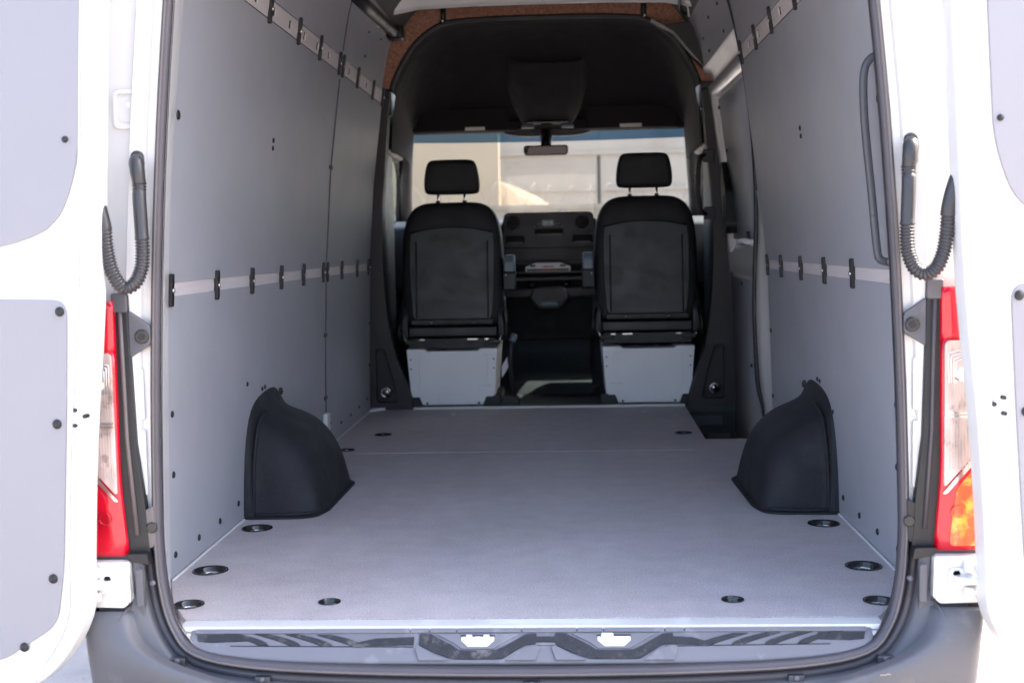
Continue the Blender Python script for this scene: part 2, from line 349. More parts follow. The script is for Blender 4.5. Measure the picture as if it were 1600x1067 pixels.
# tie-down cups
def cup_mesh(r):
    b = MB(); rings = []
    for rr_, z in ((r*1.12, .0008), (r*1.10, .0028), (r*.99, .0030), (r*.93, -.002), (r*.80, -.018), (r*.4, -.024), (.0005, -.025)):
        rings.append([(rr_*math.cos(2*math.pi*k/24), rr_*math.sin(2*math.pi*k/24), z) for k in range(24)])
    return b.loft(rings, cu=True)
cup0 = cup_mesh(.037).build('tie_down_cup', 'gloss', van, smooth=True)
ring = MB().tube([(.020*math.cos(a*.3), .022*math.sin(a*.3), -.010) for a in range(22)], .0032, 7).build('lashing_ring', 'steel', cup0, smooth=True)
rb = MB().box(-.006, .006, -.006, .006, -.022, -.006).build('ring_clamp', 'gloss', cup0, bevel=.002)
spots = [(s*x, y, k) for (x, y), k in zip(TD, TK) for s in (-1, 1)]+[(-.695, 5.08, .9), (.568, 5.035, .9), (-.78, 4.70, .8)]
for i, (x, y, k) in enumerate(spots):
    c = cup0 if i == 0 else dup(cup0, van)
    if i: dup(ring, c); dup(rb, c)
    c.location = (x, y, 0); c.rotation_euler = (0, 0, random.uniform(0, 3)); c.scale = (k, k, 1)
for x in (-.454, .45):
    MB().prism(sk_(x, 5.68, .012, 12), (0, .003), lambda u, v, w_: (u, v, w_)).build('floor_screw', 'steel', van)

# wall panels -------------------------------------------------------
def wall_panel(s, y0, y1, z0, z1, off=0.0, th=.006, xf=wx, y0f=None, y1f=None, name='wall_panel', m='panel', r=.0):
    nz = max(3, int((z1-z0)/.05)); rings = []
    zz = [z0+(z1-z0)*j/nz for j in range(nz+1)]
    for q in range(3):
        ring = []
        for d, lst in ((0, zz), (th, zz[::-1])):
            for z in lst:
                a = y0f(z) if y0f else y0; c = y1f(z) if y1f else y1
                ring.append((s*(xf(z)+d), a+(c-a)*q/2, z))
        rings.append(ring)
    return MB().loft(rings, cu=True, cap=True).build(name, m, van, bevel=.0012, seg=1)
J = 4.727
for s in (-1, 1):
    # lower rear, upper rear, top rear
    e = J-.0015 if s < 0 else None
    yl = (lambda z: 4.625) if s > 0 else None
    yu = (lambda z: 4.66+.07*min(1, max(0, (z-.72)/.3))) if s > 0 else None
    p1 = wall_panel(s, 2.835, J-.0015, .005, .684, y1f=yl)
    p2 = wall_panel(s, 2.835, J-.0015, .717, 1.466, y1f=yu)
    p3 = wall_panel(s, 2.84, J-.0015, 1.528, 1.84, y1f=(lambda z: 4.73) if s > 0 else None)
    if s < 0:
        p4 = wall_panel(s, J+.0015, 5.82, .005, .684); p5 = wall_panel(s, J+.0015, 5.80, .717, 1.466); p6 = wall_panel(s, J+.0015, 5.70, 1.528, 1.84)
        for za, zb in ((.01, .66), (.74, 1.44), (1.55, 1.83)):
            nn = 12; MB().loft([[(s*(wx(za+(zb-za)*i/nn)-d), y, za+(zb-za)*i/nn) for i in range(nn+1)] for y, d in ((J-.003, 0), (J-.003, .0045), (J+.003, .0045), (J+.003, 0))]).build('joint_strip', 'rubber', van)
    # panel screws, black push-in caps
    def screw(par, y, z, r=.0085, xf=wx, off=0):
        b = MB(); X = xf(z)-off; rings = []
        for q, d in ((r, -.001), (r, .002), (r*.7, .004), (.0003, .0045)):
            rings.append([(s*(X-d-.0002), y+q*math.cos(2*math.pi*k/12), z+q*math.sin(2*math.pi*k/12)) for k in range(12)])
        b.loft(rings, cu=True); return b.build('screw', 'black', par, smooth=True)
    for y, z in ((2.862, .402), (2.866, .254), (2.87, .057), (3.06, .053), (3.25, .052), (3.44, .06), (3.553, .395 if s < 0 else .29), (3.73, .360), (3.765, .362)):
        screw(p1, y, z, .0085 if y < 3.5 else .007)
    screw(p1, J-.02 if s < 0 else 4.60, .453); screw(p1, J-.02 if s < 0 else 4.60, .205)
    screw(p2, 2.862, 1.112, .012); screw(p2, 3.79, 1.13, .008); screw(p2, 3.79, 1.106, .008)
    if s < 0:
        screw(p5, J+.02, 1.105, .009); screw(p2, J-.02, 1.105, .008)
        for y, z in ((J+.02, .453), (J+.02, .205), (5.79, .43), (5.79, .23), (4.82, .09), (5.05, .06), (5.28, .06), (5.50, .065), (5.72, .075)): screw(p4, y, z, .007)
        for y, z in ((4.9, 1.75), (5.2, 1.70), (5.2, 1.60), (5.5, 1.72)): screw(p6, y, z, .006)
    for y in (3.2, 3.8, 4.3): screw(p3, y, 1.72, .007)
    # track rail with slots
    z0, z1 = 1.470, 1.524; zc = (z0+z1)/2; sl_ = wslope(zc)
    y0, y1 = 2.86, (5.80 if s < 0 else 4.70)
    holes = []; y = 3.03
    while y < y1-.04: holes.append(rr(y-.017, y+.017, zc-.013, zc+.013, .004, 2)); y += .21
    fr = lambda u, v, w_: (s*(wx(zc)+.002+(v-zc)*sl_-w_), u, v)
    MB().prism([(y0, z0), (y1, z0), (y1, z1), (y0, z1)], (-.001, .0015), fr, holes=holes).build('slotted_track', 'track', van)
    for hq in holes:
        yc = sum(p[0] for p in hq)/len(hq)
        MB().prism([(yc+.013, zc-.011), (yc+.0168, zc-.011), (yc+.0168, zc+.011), (yc+.013, zc+.011)], (-.0012, .0008), fr).build('slot_lip', 'white', van)
    MB().prism([(y0, z0), (y1, z0), (y1, z1), (y0, z1)], (-.0035, -.0015), fr).build('slot_shade_strip', 'void', van)  # black strip close behind the slots, painted in as the shade of their depth
    # mid rail
    MB().prism([(2.85, .680), (5.82 if s < 0 else 4.62, .680), (5.82 if s < 0 else 4.62, .721), (2.85, .721)], (-.008, -.003), lambda u, v, w_: (s*(wx(.70)-w_), u, v)).build('mid_rail', 'track', van)

# clips: one of each, then copies
def clip_proto(h, sgn):
    b = MB(); o = rpoly([(-.010, -h/2), (.010, -h/2), (.011, -h*.18), (.0085, 0), (.011, h*.18), (.010, h/2), (-.010, h/2), (-.0105, h*.18), (-.008, 0), (-.0105, -h*.18)], .004, 2)
    c = b.prism(o, (-.001, .010), lambda u, v, w_: (-sgn*w_, u, v)).build('rail_clip', 'black', van, bevel=.0015)
    q = MB(); q.loft([[(-sgn*d, r*math.cos(k*.5236), r*math.sin(k*.5236)) for k in range(12)] for r, d in ((.0055, .010), (.0055, .0135), (.002, .0145), (.0002, .0145))], cu=True)
    sc = q.build('clip_bolt', 'steel', c, smooth=True); return c, sc
lowL = [2.848, 3.23, 3.596, 3.971, 4.312, 4.667, 4.745, 5.055, 5.428, 5.74]
lowR = [3.242, 3.592, 3.95, 4.312, 4.60]
topL = [3.02, 3.60, 3.985, 4.325, 4.69, 4.765, 5.10, 5.50, 5.78]
topR = [3.05, 3.617, 4.02, 4.344, 4.68]
for s, lo, hi in ((-1, lowL, topL), (1, lowR, topR)):
    c0, q0 = clip_proto(.078, s); first = True
    for lst, z, h in ((lo, .700, 1), (hi, 1.497, 1.12)):
        for y in lst:
            c = c0 if first else dup(c0, van)
            if not first: dup(q0, c)
            first = False
            c.location = (s*(wx(z)+.001), y, z); c.scale = (1, 1, h); c.rotation_euler = (0, math.atan(-wslope(z)*s)*-1 if False else math.atan(wslope(z))*s, 0)

# wheel arch liners
for s in (-1, 1):
    R = [
     (.874, [(3.50, 0), (3.502, .1), (3.52, .21), (3.575, .322), (3.72, .352), (3.90, .360), (3.965, .325), (4.04, .262), (4.12, .250), (4.35, .200), (4.6, .135), (4.69, .05), (4.70, 0)]),
     (.858, [(3.50, 0), (3.502, .1), (3.52, .21), (3.575, .322), (3.72, .350), (3.90, .357), (3.96, .318), (4.03, .262), (4.12, .249), (4.35, .199), (4.59, .134), (4.68, .05), (4.69, 0)]),
     (.848, [(3.500, 0), (3.508, .1), (3.528, .20), (3.590, .296), (3.72, .325), (3.88, .330), (3.95, .296), (4.02, .262), (4.12, .247), (4.35, .197), (4.57, .132), (4.65, .05), (4.66, 0)]),
     (.838, [(3.518, 0), (3.526, .1), (3.545, .19), (3.60, .280), (3.72, .305), (3.87, .302), (3.95, .282), (4.02, .266), (4.12, .245), (4.33, .192), (4.53, .126), (4.60, .05), (4.62, 0)]),
     (.79, [(3.518, 0), (3.528, .1), (3.548, .185), (3.60, .258), (3.72, .280), (3.86, .275), (3.95, .262), (4.03, .248), (4.12, .228), (4.28, .176), (4.41, .105), (4.47, .04), (4.49, 0)]),
     (.735, [(3.520, 0), (3.530, .09), (3.553, .165), (3.61, .228), (3.73, .246), (3.86, .243), (3.95, .232), (4.02, .217), (4.09, .195), (4.18, .150), (4.26, .095), (4.30, .04), (4.32, 0)]),
     (.695, [(3.524, 0), (3.538, .08), (3.566, .148), (3.625, .196), (3.74, .212), (3.86, .208), (3.94, .195), (4.00, .175), (4.06, .145), (4.12, .105), (4.16, .065), (4.18, .03), (4.19, 0)]),
     (.670, [(3.532, 0), (3.548, .065), (3.582, .118), (3.64, .158), (3.75, .171), (3.85, .167), (3.92, .155), (3.97, .138), (4.02, .112), (4.06, .08), (4.09, .05), (4.10, .02), (4.11, 0)]),
     (.656, [(3.548, 0), (3.562, .045), (3.595, .085), (3.65, .112), (3.75, .122), (3.85, .118), (3.91, .108), (3.96, .09), (4.00, .07), (4.03, .048), (4.05, .03), (4.06, .012), (4.07, 0)]),
     (.649, [(3.560, 0), (3.572, .02), (3.60, .038), (3.65, .048), (3.75, .052), (3.85, .050), (3.91, .045), (3.96, .038), (3.99, .030), (4.02, .02), (4.04, .012), (4.05, .006), (4.06, 0)]),
     (.646, [(3.565, 0), (3.58, 0), (3.60, 0), (3.65, 0), (3.75, 0), (3.85, 0), (3.91, 0), (3.96, 0), (3.99, 0), (4.02, 0), (4.03, 0), (4.04, 0), (4.05, 0)]),
    ]
    rings = [[(s*x, y, z) for y, z in pr] for x, pr in R]
    liner = MB().loft(rings).build('wheel_arch_liner', 'arch', van, smooth=True, sub=2)
    # floor lip of the liner and raised welt round its back face
    lip = rpoly([(.876, 3.487), (.70, 3.492), (.655, 3.515), (.634, 3.60), (.628, 4.03), (.66, 4.08), (.80, 4.52), (.876, 4.70)], .03, 4)
    MB().prism(lip, (.0005, .006), lambda u, v, w_: (s*u, v, w_)).build('liner_lip', 'arch', liner, bevel=.002)
    w_pts = [(s*.842, 3.515, .006), (s*.842, 3.517, .1), (s*.839, 3.533, .19), (s*.836, 3.582, .272), (s*.83, 3.66, .302)]
    MB().tube(smooth_path(w_pts, 5), .0055, 8).build('welt', 'arch', liner, smooth=True)
    MB().tube(smooth_path([(s*.842, 3.517, .008), (s*.76, 3.514, .009), (s*.70, 3.52, .01), (s*.667, 3.545, .009)], 5), .006, 8).build('welt', 'arch', liner, smooth=True)
    MB().loft([[(s*(wx(.37)-d), 3.96+r*math.cos(k*.628), .325+r*math.sin(k*.628)) for k in range(10)] for r, d in ((.012, 0), (.012, .008), (.0003, .012))], cu=True).build('liner_clip', 'black', liner, smooth=True)
MB().box(-.865, -.845, 4.66, 4.72, .08, .15).build('bracket', 'inwhite', van, bevel=.006)
MB().prism(rpoly([(-.868, 5.80), (-.80, 5.865), (-.868, 5.868)], .004, 2), (.0, .012), lambda u, v, w_: (u, v, w_)).build('bracket', 'inwhite', van)

# sliding door side (right): white pillar edge, weather strip, door with lining -------------
cols = []
for z, yi, xo in ((.98, 4.735, .828), (.90, 4.70, .829), (.8, 4.672, .828), (.68, 4.655, .822), (.53, 4.645, .819), (.38, 4.645, .824), (.235, 4.645, .834), (.14, 4.65, .85), (.0, 4.66, .862)):
    cols.append([(wx(z)-.001, yi-.03, z), (wx(z)-.003, yi, z), ((wx(z)+xo)/2, (yi+4.745)/2-.01, z), (xo+.004, 4.745, z), (xo+.012, 4.78, z), (.93, 4.79, z)])
MB().loft(cols).build('door_pillar', 'white', van, smooth=True)
sp = smooth_path([(.690, 4.74, 1.79), (.726, 4.74, 1.70), (.770, 4.745, 1.51), (.812, 4.75, 1.22), (.827, 4.75, .93), (.822, 4.75, .70), (.819, 4.75, .53), (.830, 4.75, .25), (.852, 4.75, .14), (.870, 4.76, .0), (.88, 4.78, -.1)], 5)
MB().tube(sp, .0095, 8).build('side_door_seal', 'black', van, smooth=True)
# jamb above the sliding door and its top panel
MB().loft([[(wx(z)-.001+max(0, 0), y, z) for y in (4.755, 5.25, 5.80)] for z in (1.60, 1.66, 1.72, 1.78, 1.84)]).build('side_panel', 'panel', van, smooth=True)
for y, z in ((5.0, 1.74), (5.3, 1.74), (5.6, 1.70), (5.0, 1.63), (5.5, 1.63)):
    MB().box(wx(z)-.006, wx(z), y-.006, y+.006, z-.006, z+.006).build('screw', 'black', van)
MB().loft([[(x, y, z) for y in (4.76, 5.84)] for x, z in ((wx(1.60), 1.60), (wx(1.585)+.004, 1.585), (wx(1.57)+.03, 1.57), (wx(1.55)+.04, 1.545))]).build('door_header', 'inwhite', van, smooth=True)
sdoor = empty('sliding_door', van)
dx = lambda z: wx(z)+.042
MB().loft([[(dx(z), y, z) for y in (4.80, 5.2, 5.95)] for z in [-.15+.1*i for i in range(18)]]).build('door_skin', 'inwhite', sdoor, smooth=True)
for (a, c, d, e) in ((4.84, 5.70, .80, 1.44), (4.84, 5.93, -.14, .62)):
    nz = 8
    MB().loft([[(dx(d+(e-d)*j/nz)-.010, y, d+(e-d)*j/nz) for y in (a, (a+c)/2, c)] for j in range(nz+1)]).build('door_lining', 'panel', sdoor, smooth=True, solid=.006)
MB().loft([[(dx(z)-x_, y, z) for z in [.74+.07*i for i in range(12)]] for y, x_ in ((5.72, 0), (5.73, .03), (5.80, .035), (5.82, 0))]).build('window_frame', 'white', sdoor, smooth=True)
MB().loft([[(dx(z)-x_, y, z) for y in (4.82, 5.82)] for z, x_ in ((1.455, 0), (1.46, .03), (1.51, .035), (1.53, 0))]).build('window_frame', 'white', sdoor, smooth=True)
MB().loft([[(dx(z)-x_, y, z) for y in (4.82, 5.9)] for z, x_ in ((.635, 0), (.645, .02), (.74, .022), (.78, 0))]).build('door_beam', 'white', sdoor, smooth=True)
MB().prism(rpoly([(5.72, 1.16), (5.60, 1.02), (5.56, .86), (5.60, .82), (5.66, .84), (5.74, .98), (5.80, 1.14)], .02), (.0, .05), lambda u, v, w_: (dx(1.0)-w_, u, v), holes=[rr(5.615, 5.66, .90, 1.0, .01)]).build('latch_cover', 'black', sdoor, bevel=.005)
MB().tube([(dx(.79)-.02, 5.05, .78), (dx(.8)-.05, 5.12, .79), (dx(.8)-.06, 5.2, .785), (dx(.8)-.03, 5.3, .78)], .012, 8).build('door_handle', 'inwhite', sdoor, smooth=True)
MB().tube([(dx(.8)-.03, 5.1, .77), (dx(.83)-.035, 5.1, .83)], .006, 8).build('lock_pin', 'black', sdoor, smooth=True)
for y, z in ((5.1, .60), (5.5, .60), (5.3, .25), (5.62, 1.2), (5.68, 1.40)):
    MB().box(dx(z)-.022, dx(z)-.014, y-.007, y+.007, z-.007, z+.007).build('screw', 'black', sdoor)
# entrance step well
MB().box(.64, 1.0, 4.86, 5.88, -.262, -.25).build('step_tread', 'black', van)
for yq in (5.0, 5.15, 5.3, 5.45, 5.6, 5.74): MB().box(.66, .93, yq, yq+.05, -.25, -.243).build('tread_rib', 'dash', van)
MB().box(.636, .648, 4.86, 5.88, -.26, -.013).build('step_side', 'black', van)
MB().box(.64, .93, 4.86, 4.872, -.26, -.013).build('step_side', 'black', van)
MB().box(.655, .92, 5.885, 5.90, -.26, -.028).build('step_riser', 'black', van)
MB().box(.672, .84, 5.872, 5.885, -.10, -.045).build('riser_panel', 'dash', van, bevel=.004)
MB().box(.76, .87, 5.868, 5.886, -.175, -.135).build('riser_panel', 'dash', van, bevel=.004)
MB().box(.69, .90, 5.78, 5.886, -.25, -.20).build('riser_panel', 'black', van, bevel=.01)

# ------------------------------------------------------------------ cab divider trim (pillars, arch, felt)
ARCH = [(.665, .0), (.70, .12), (.755, .30), (.785, .5), (.797, .75), (.79, 1.0), (.768, 1.25), (.742, 1.5), (.70, 1.625), (.615, 1.755), (.50, 1.838), (.40, 1.858), (.2, 1.866), (0, 1.866)]
ar = [(p[0], p[1]) for p in smooth_path([(x, z, 0) for x, z in ARCH], 5)]
for s in (-1, 1):
    lo = [p for p in ar if p[1] <= 1.53]
    ol = [(s*x, z) for x, z in lo]+[(s*.81, 1.53), (s*.835, 1.2), (s*.88, .75), (s*.90, .3), (s*.90, -.03), (s*.665, -.03)]
    hole = rpoly([(s*.735, .035), (s*.845, .035), (s*.845, .30), (s*.80, .30), (s*.762, .17)], .02, 3)
    pil = MB().prism(ol, (5.872, 5.905), holes=[hole]).build('pillar_trim', 'trim', van, bevel=.006)
    MB().prism(rpoly([(s*.73, .03), (s*.85, .03), (s*.85, .305), (s*.79, .305), (s*.755, .17)], .01, 2), (5.93, 5.95)).build('pocket', 'trim', pil)
    MB().tube([(s*.797, 5.875+.01, .085+.0), (s*.797, 5.93, .085)], .024, 16).build('anchor_cap', 'steel', pil, smooth=True)
    MB().tube([(s*.797+.022*math.cos(a*.4), 5.868, .085+.022*math.sin(a*.4)) for a in range(13)], .0055, 8).build('belt_anchor', 'steel', pil, smooth=True)
    # door-side depth of the passage
    MB().loft([[(s*x, y, z) for x, z in lo] for y in (5.895, 5.96)]).build('pillar_return', 'black', pil, smooth=True)
    up = [p for p in ar if p[1] >= 1.53 and p[0] >= .47]
    felt = [(s*x, z) for x, z in up]+[(s*.47, 1.955), (s*.62, 1.94), (s*.72, 1.83), (s*.79, 1.62), (s*.815, 1.53)]
    MB().prism(felt, (5.885, 5.90)).build('felt_corner', 'fabric', van)
    MB().tube([(s*.475, 5.875, z) for z in (1.84, 1.90, 1.96)], .013, 8).build('felt_post', 'black', van, smooth=True)
    MB().tube([(s*.475, 5.88, 1.862), (s*.485, 5.87, 1.855)], .012, 8).build('felt_stud', 'steel', van, smooth=True)
MB().box(-.47, .021, 5.885, 5.90, 1.860, 1.96).build('felt_strip', 'fabric', van)
MB().box(.023, .47, 5.885, 5.90, 1.860, 1.96).build('felt_strip', 'fabric', van)
MB().box(-.5, .5, 5.901, 5.905, 1.86, 1.97).build('felt_backing', 'black', van)
full_ar = [(x, z) for x, z in ar if z > 1.5]; hl_ar = [(x, z) for x, z in ar if z > 1.22]; hl_ar = hl_ar+[(-x, z) for x, z in reversed(hl_ar[:-1])]; full_ar = full_ar+[(-x, z) for x, z in reversed(full_ar[:-1])]
MB().tube([(x, 5.875, z) for x, z in full_ar], .011, 8).build('arch_moulding', 'black', van, smooth=True)
MB().loft([[(x*(1 if k < 1 else .985), 5.875+.05*k, z-.008*k) for x, z in full_ar] for k in (0, 1, 2)]).build('arch_liner', 'head', van, smooth=True)
for s in (-1, 1):
    MB().box(*( (.742, .815) if s > 0 else (-.815, -.742)), 5.86, 5.89, 1.512, 1.545).build('pillar_cap', 'black', van, bevel=.006)
# dark box above the right pillar, conduit on the left, grab handle on the right pillar
MB().prism(rpoly([(.50, 1.83), (.56, 1.80), (.70, 1.81), (.74, 1.77), (.795, 1.60), (.765, 1.585), (.70, 1.655), (.61, 1.765)], .01, 2), (5.78, 5.884)).build('side_cover', 'black', van, bevel=.006)
MB().tube([(-.705, 4.55, 1.755), (-.70, 5.0, 1.765), (-.68, 5.55, 1.772), (-.672, 5.62, 1.77)], .027, 12).build('cable_duct', 'black', van, smooth=True)
MB().box(-.71, -.635, 5.60, 5.68, 1.738, 1.80).build('duct_end', 'black', van, bevel=.01)
for y in (4.75, 4.95, 5.15, 5.35, 5.52): MB().box(-.745, -.705, y-.012, y+.012, 1.745, 1.785).build('duct_clip', 'steel', van, bevel=.002)
MB().tube(smooth_path([(.62, 5.0, 1.86), (.60, 5.3, 1.84), (.62, 5.6, 1.835), (.66, 5.75, 1.84), (.70, 5.6, 1.84)], 6), .007, 8).build('cable', 'black', van, smooth=True)
MB().tube(smooth_path([(.63, 5.45, 1.86), (.625, 5.5, 1.845), (.65, 5.55, 1.83), (.66, 5.6, 1.80)], 6), .004, 6).build('cable', 'inwhite', van, smooth=True)
MB().tube(smooth_path([(.775, 5.88, 1.20), (.735, 5.84, 1.19), (.722, 5.83, 1.12), (.722, 5.83, 1.0), (.738, 5.84, .93), (.785, 5.88, .92)], 5), .010, 10).build('grab_handle', 'black', van, smooth=True)
MB().prism(rr(.745, .80, 1.165, 1.225, .01), (5.855, 5.875)).build('handle_foot', 'black', van, bevel=.004)
MB().prism(rr(.75, .805, .895, .955, .01), (5.855, 5.875)).build('handle_foot', 'black', van, bevel=.004)
# grab handle by the rear opening, right
MB().tube(smooth_path([(.822, 2.853, 1.208), (.795, 2.850, 1.20), (.779, 2.85, 1.165), (.781, 2.85, 1.06), (.797, 2.85, .90), (.810, 2.85, .77), (.818, 2.85, .742), (.842, 2.855, .735)], 6), .0095, 12).build('grab_handle', 'handle', van, smooth=True)
for x, z in ((.815, 1.208), (.835, .737)): MB().tube([(x+.005, 2.845, z), (x+.005, 2.832, z)], .009, 12).build('handle_bolt', 'steel', van, smooth=True)

# ------------------------------------------------------------------ cab
MB().box(-.92, .92, 5.87, 7.35, -.03, -.004).build('cab_floor', 'cabfloor', van)
MB().prism(rr(-.235, .245, 5.9, 6.25, .02), (-.004, .0), lambda u, v, w_: (u, v, w_)).build('floor_light_patch', mat('olive_light_patch', (.075, .075, .065), .7), van)  # patch of light between the seats, put in as a paler olive sheet
MB().box(-.665, .655, 5.862, 5.892, -.006, .010).build('threshold_strip', 'white', van, bevel=.003)
MB().box(-.935, .935, 7.36, 7.40, -.2, .88).build('bulkhead', 'black', van)
MB().loft([[(x, y, z) for x in (-.93, .93)] for y, z in ((6.70, -.004), (6.86, .03), (7.0, .13), (7.05, .45))]).build('firewall', 'fwall', van, smooth=True)
MB().loft([[(x, y, z) for x in (-.22, -.2, .2, .22)] for y, z in ((6.45, -.003), (6.50, .05), (6.78, .075), (6.83, .2), (6.9, .32))]).build('centre_tunnel', 'cabfloor', van, smooth=True)
# cab sides, doors and windows
for s in (-1, 1):
    MB().prism([(5.9, -.25), (7.6, -.25), (7.6, .84), (5.9, .84)], (.935, .96), lambda u, v, w_: (s*w_, u, v)).build('cab_door', 'white', van)
    MB().prism(rr(5.87, 7.72, -.05, .83, .03), (.895, .935), lambda u, v, w_: (s*w_, u, v)).build('door_card', 'dash', van, bevel=.01)
    fr = lambda u, v, w_: (s*(w_-(v-.84)*.16), u, v)
    MB().prism([(5.9, .84), (7.72, .84), (7.0, 1.54), (5.9, 1.54)], (.93, .95), fr, holes=[rpoly([(6.72, .87), (7.40, .87), (7.12, 1.20), (6.95, 1.27), (6.72, 1.27)], .05)]).build('window_frame', 'trim', van)
    MB().box(*sorted((s*.80, s*.90)), 5.96, 6.35, -.004, 1.3).build('door_pillar_trim', 'black', van, bevel=.03)
    MB().box(*sorted((s*.79, s*.90)), 5.97, 6.75, 1.26, 1.80).build('door_pillar_trim', 'black', van, bevel=.03)
    MB().box(*sorted((s*.745, s*.86)), 5.908, 5.965, 1.42, 1.62).build('pillar_filler', 'black', van, bevel=.01)
    MB().prism(rpoly([(6.71, .86), (7.41, .86), (7.13, 1.21), (6.95, 1.28), (6.71, 1.28)], .04), (.938, .942), fr).build('side_window', 'sideglass', van)
    MB().tube([(s*.90, 7.55, .80), (s*.86, 7.25, 1.10), (s*.81, 6.97, 1.42), (s*.77, 6.88, 1.52)], .045, 10).build('a_pillar', 'trim', van, smooth=True)
    MB().box(*sorted((s*.93, s*.90)), 6.1, 7.1, .70, .78).build('door_armrest', 'greyarm', van, bevel=.02)
    # wing mirrors
    mr_ = MB().box(*sorted((s*1.02, s*1.24)), 7.28, 7.40, .82, 1.15).build('wing_mirror', 'black', van, bevel=.04, seg=4)
    MB().box(*sorted((s*1.04, s*1.22)), 7.272, 7.279, .85, 1.12).build('mirror_glass', 'mirror', mr_)
    MB().tube([(s*.93, 7.35, .92), (s*1.05, 7.34, .90)], .03, 8).build('mirror_arm', 'black', mr_, smooth=True)
# windscreen (with its blue shade band)
def ws(x, z): return (x, 7.78-(z-.86)*1.22+ -.10*(x/.8)**2, z)
def band(z0, z1, name, m):
    MB().loft([[ws(x*(.90-.10*(z-.8)), z) for x in [-1+.1*i for i in range(21)]] for z in (z0, (z0+z1)/2, z1)]).build(name, m, van, smooth=True)
band(.80, 1.385, 'windscreen', 'glass'); band(1.385, 1.56, 'shade_band', 'tint')
# mirror patch on the glass, headliner, visors
front = []
N = len(full_ar)
for i, (x, z) in enumerate(full_ar):
    t = i/(N-1)*2-1
    front.append((-(t)*.80 if True else 0, z))
def hl(k):
    # k 0..1 from arch to windscreen header
    out = []
    Y = 5.97+.98*k
    for (x, z) in hl_ar:
        zt = z-(max(0, z-1.475))*(k**2.0)*.98+.02*math.sin(k*3.14)
        out.append((x*.985*(1+.03*k), Y, zt))
    return out
MB().loft([hl(k/14) for k in range(15)]).build('headliner', 'head', van, smooth=True)
MB().box(-.80, .80, 6.90, 7.02, 1.428, 1.49).build('roof_header', 'head', van, bevel=.015)
for s in (-1, 1):
    v = MB().box(*sorted((s*.215, s*.72)), 6.84, 6.865, 1.428, 1.555).build('sun_visor', 'head', van, bevel=.010, seg=3)
    v2 = MB().box(*sorted((s*.40, s*.52)) if s > 0 else (-.46, -.35), 6.832, 6.8395, 1.432, 1.449).build('warning_sticker', 'sticker', v)
    MB().tube([(s*.76, 6.85, 1.50), (s*.70, 6.845, 1.54)], .012, 8).build('visor_pivot', 'greyarm', v, smooth=True)
ocs = []
for y, z, w0 in ((6.50, 1.75, .19), (6.54, 1.66, .195), (6.64, 1.57, .185), (6.74, 1.50, .165), (6.81, 1.465, .150), (6.84, 1.437, .128)):
    ocs.append([(-w0-.03, y+.05, z+.06), (-w0, y, z+.01), (-w0*.9, y-.004, z), (w0*.9, y-.004, z), (w0, y, z+.01), (w0+.03, y+.05, z+.06)])
oc = MB().loft(ocs).build('overhead_console', 'console', van, smooth=True, sub=1, solid=.003)
MB().box(-.12, .12, 6.775, 6.82, 1.452, 1.470).build('sunglass_slot', 'gloss', oc, bevel=.006)
for x in (-.11, .11): MB().box(x-.035, x+.035, 6.80, 6.83, 1.432, 1.450).build('reading_lamp', 'greyarm', oc, bevel=.006)
MB().prism(rpoly([(-.28, 1.46), (.27, 1.46), (.235, 1.415), (.14, 1.40), (-.15, 1.40), (-.245, 1.415)], .03), (6.95, 6.98)).build('sensor_cover', 'black', van, bevel=.008)
mr = MB().prism(rr(-.132, .112, 1.274, 1.330, (.016, .016, .022, .022)), (6.70, 6.725)).build('rear_view_mirror', 'gloss', van, bevel=.007)
MB().prism(rr(-.105, .100, 1.282, 1.322, .012), (6.697, 6.6995)).build('mirror_glass', 'mirror', mr)
MB().prism(rr(-.125, -.110, 1.288, 1.315, .004), (6.695, 6.6995)).build('mirror_button', 'trim', mr)
MB().tube([(-.01, 6.72, 1.32), (-.01, 6.80, 1.36), (-.01, 6.95, 1.42)], [.028, .030, .035], 10).build('mirror_stem', 'black', mr, smooth=True)

# dashboard
dp = [(6.80, .55), (6.78, .66), (6.82, .78), (6.84, .90), (6.95, .935), (7.3, .93), (7.7, .88), (7.7, .50)]
MB().loft([[(x, y, z) for y, z in dp] for x in (-.89, -.5, -.26)], cu=True, cap=True).build('dashboard', 'dash', van, bevel=.02, seg=3)
MB().loft([[(x, y, z) for y, z in dp] for x in (.26, .5, .89)], cu=True, cap=True).build('dashboard', 'dash', van, bevel=.02, seg=3)
ped = MB().box(-.26, .26, 6.82, 7.3, .68, .93).build('dash_centre', 'dash', van)
con = MB().prism(rr(-.252, .246, .775, .968, (.03, .03, .012, .012)), (6.75, 6.84), holes=[rr(-.078, .078, .842, .875, .006), rr(-.245, -.135, .800, .842, (.02, .004, .004, .004)), rr(.125, .24, .800, .842, (.004, .02, .004, .004)), circ(-.200, .910, .037, 24), circ(.183, .910, .037, 24)]).build('centre_console', 'dash', van, bevel=.004)
for x in (-.200, .183):
    v = MB().tube([(x, 6.775, .91), (x, 6.80, .91)], .036, 24).build('air_vent', 'void', con, smooth=False, bevel=.003)
    MB().tube([(x+.038*math.cos(k*.2618), 6.748, .910+.038*math.sin(k*.2618)) for k in range(25)], .0035, 6).build('vent_ring', 'gloss', con, smooth=True)
    for q in range(-2, 3): MB().box(x-.03, x+.03, 6.76, 6.775, .91+q*.012-.0015, .91+q*.012+.0015).build('vane', 'dash', con)
for x0, x1 in ((-.24, -.14), (.13, .235)):
    MB().box(x0, x1, 6.78, 6.80, .80, .84).build('cup_holder', 'void', con); MB().box(x0+.01, x1-.01, 6.752, 6.78, .800, .806).build('cup_ledge', 'ledge', con)
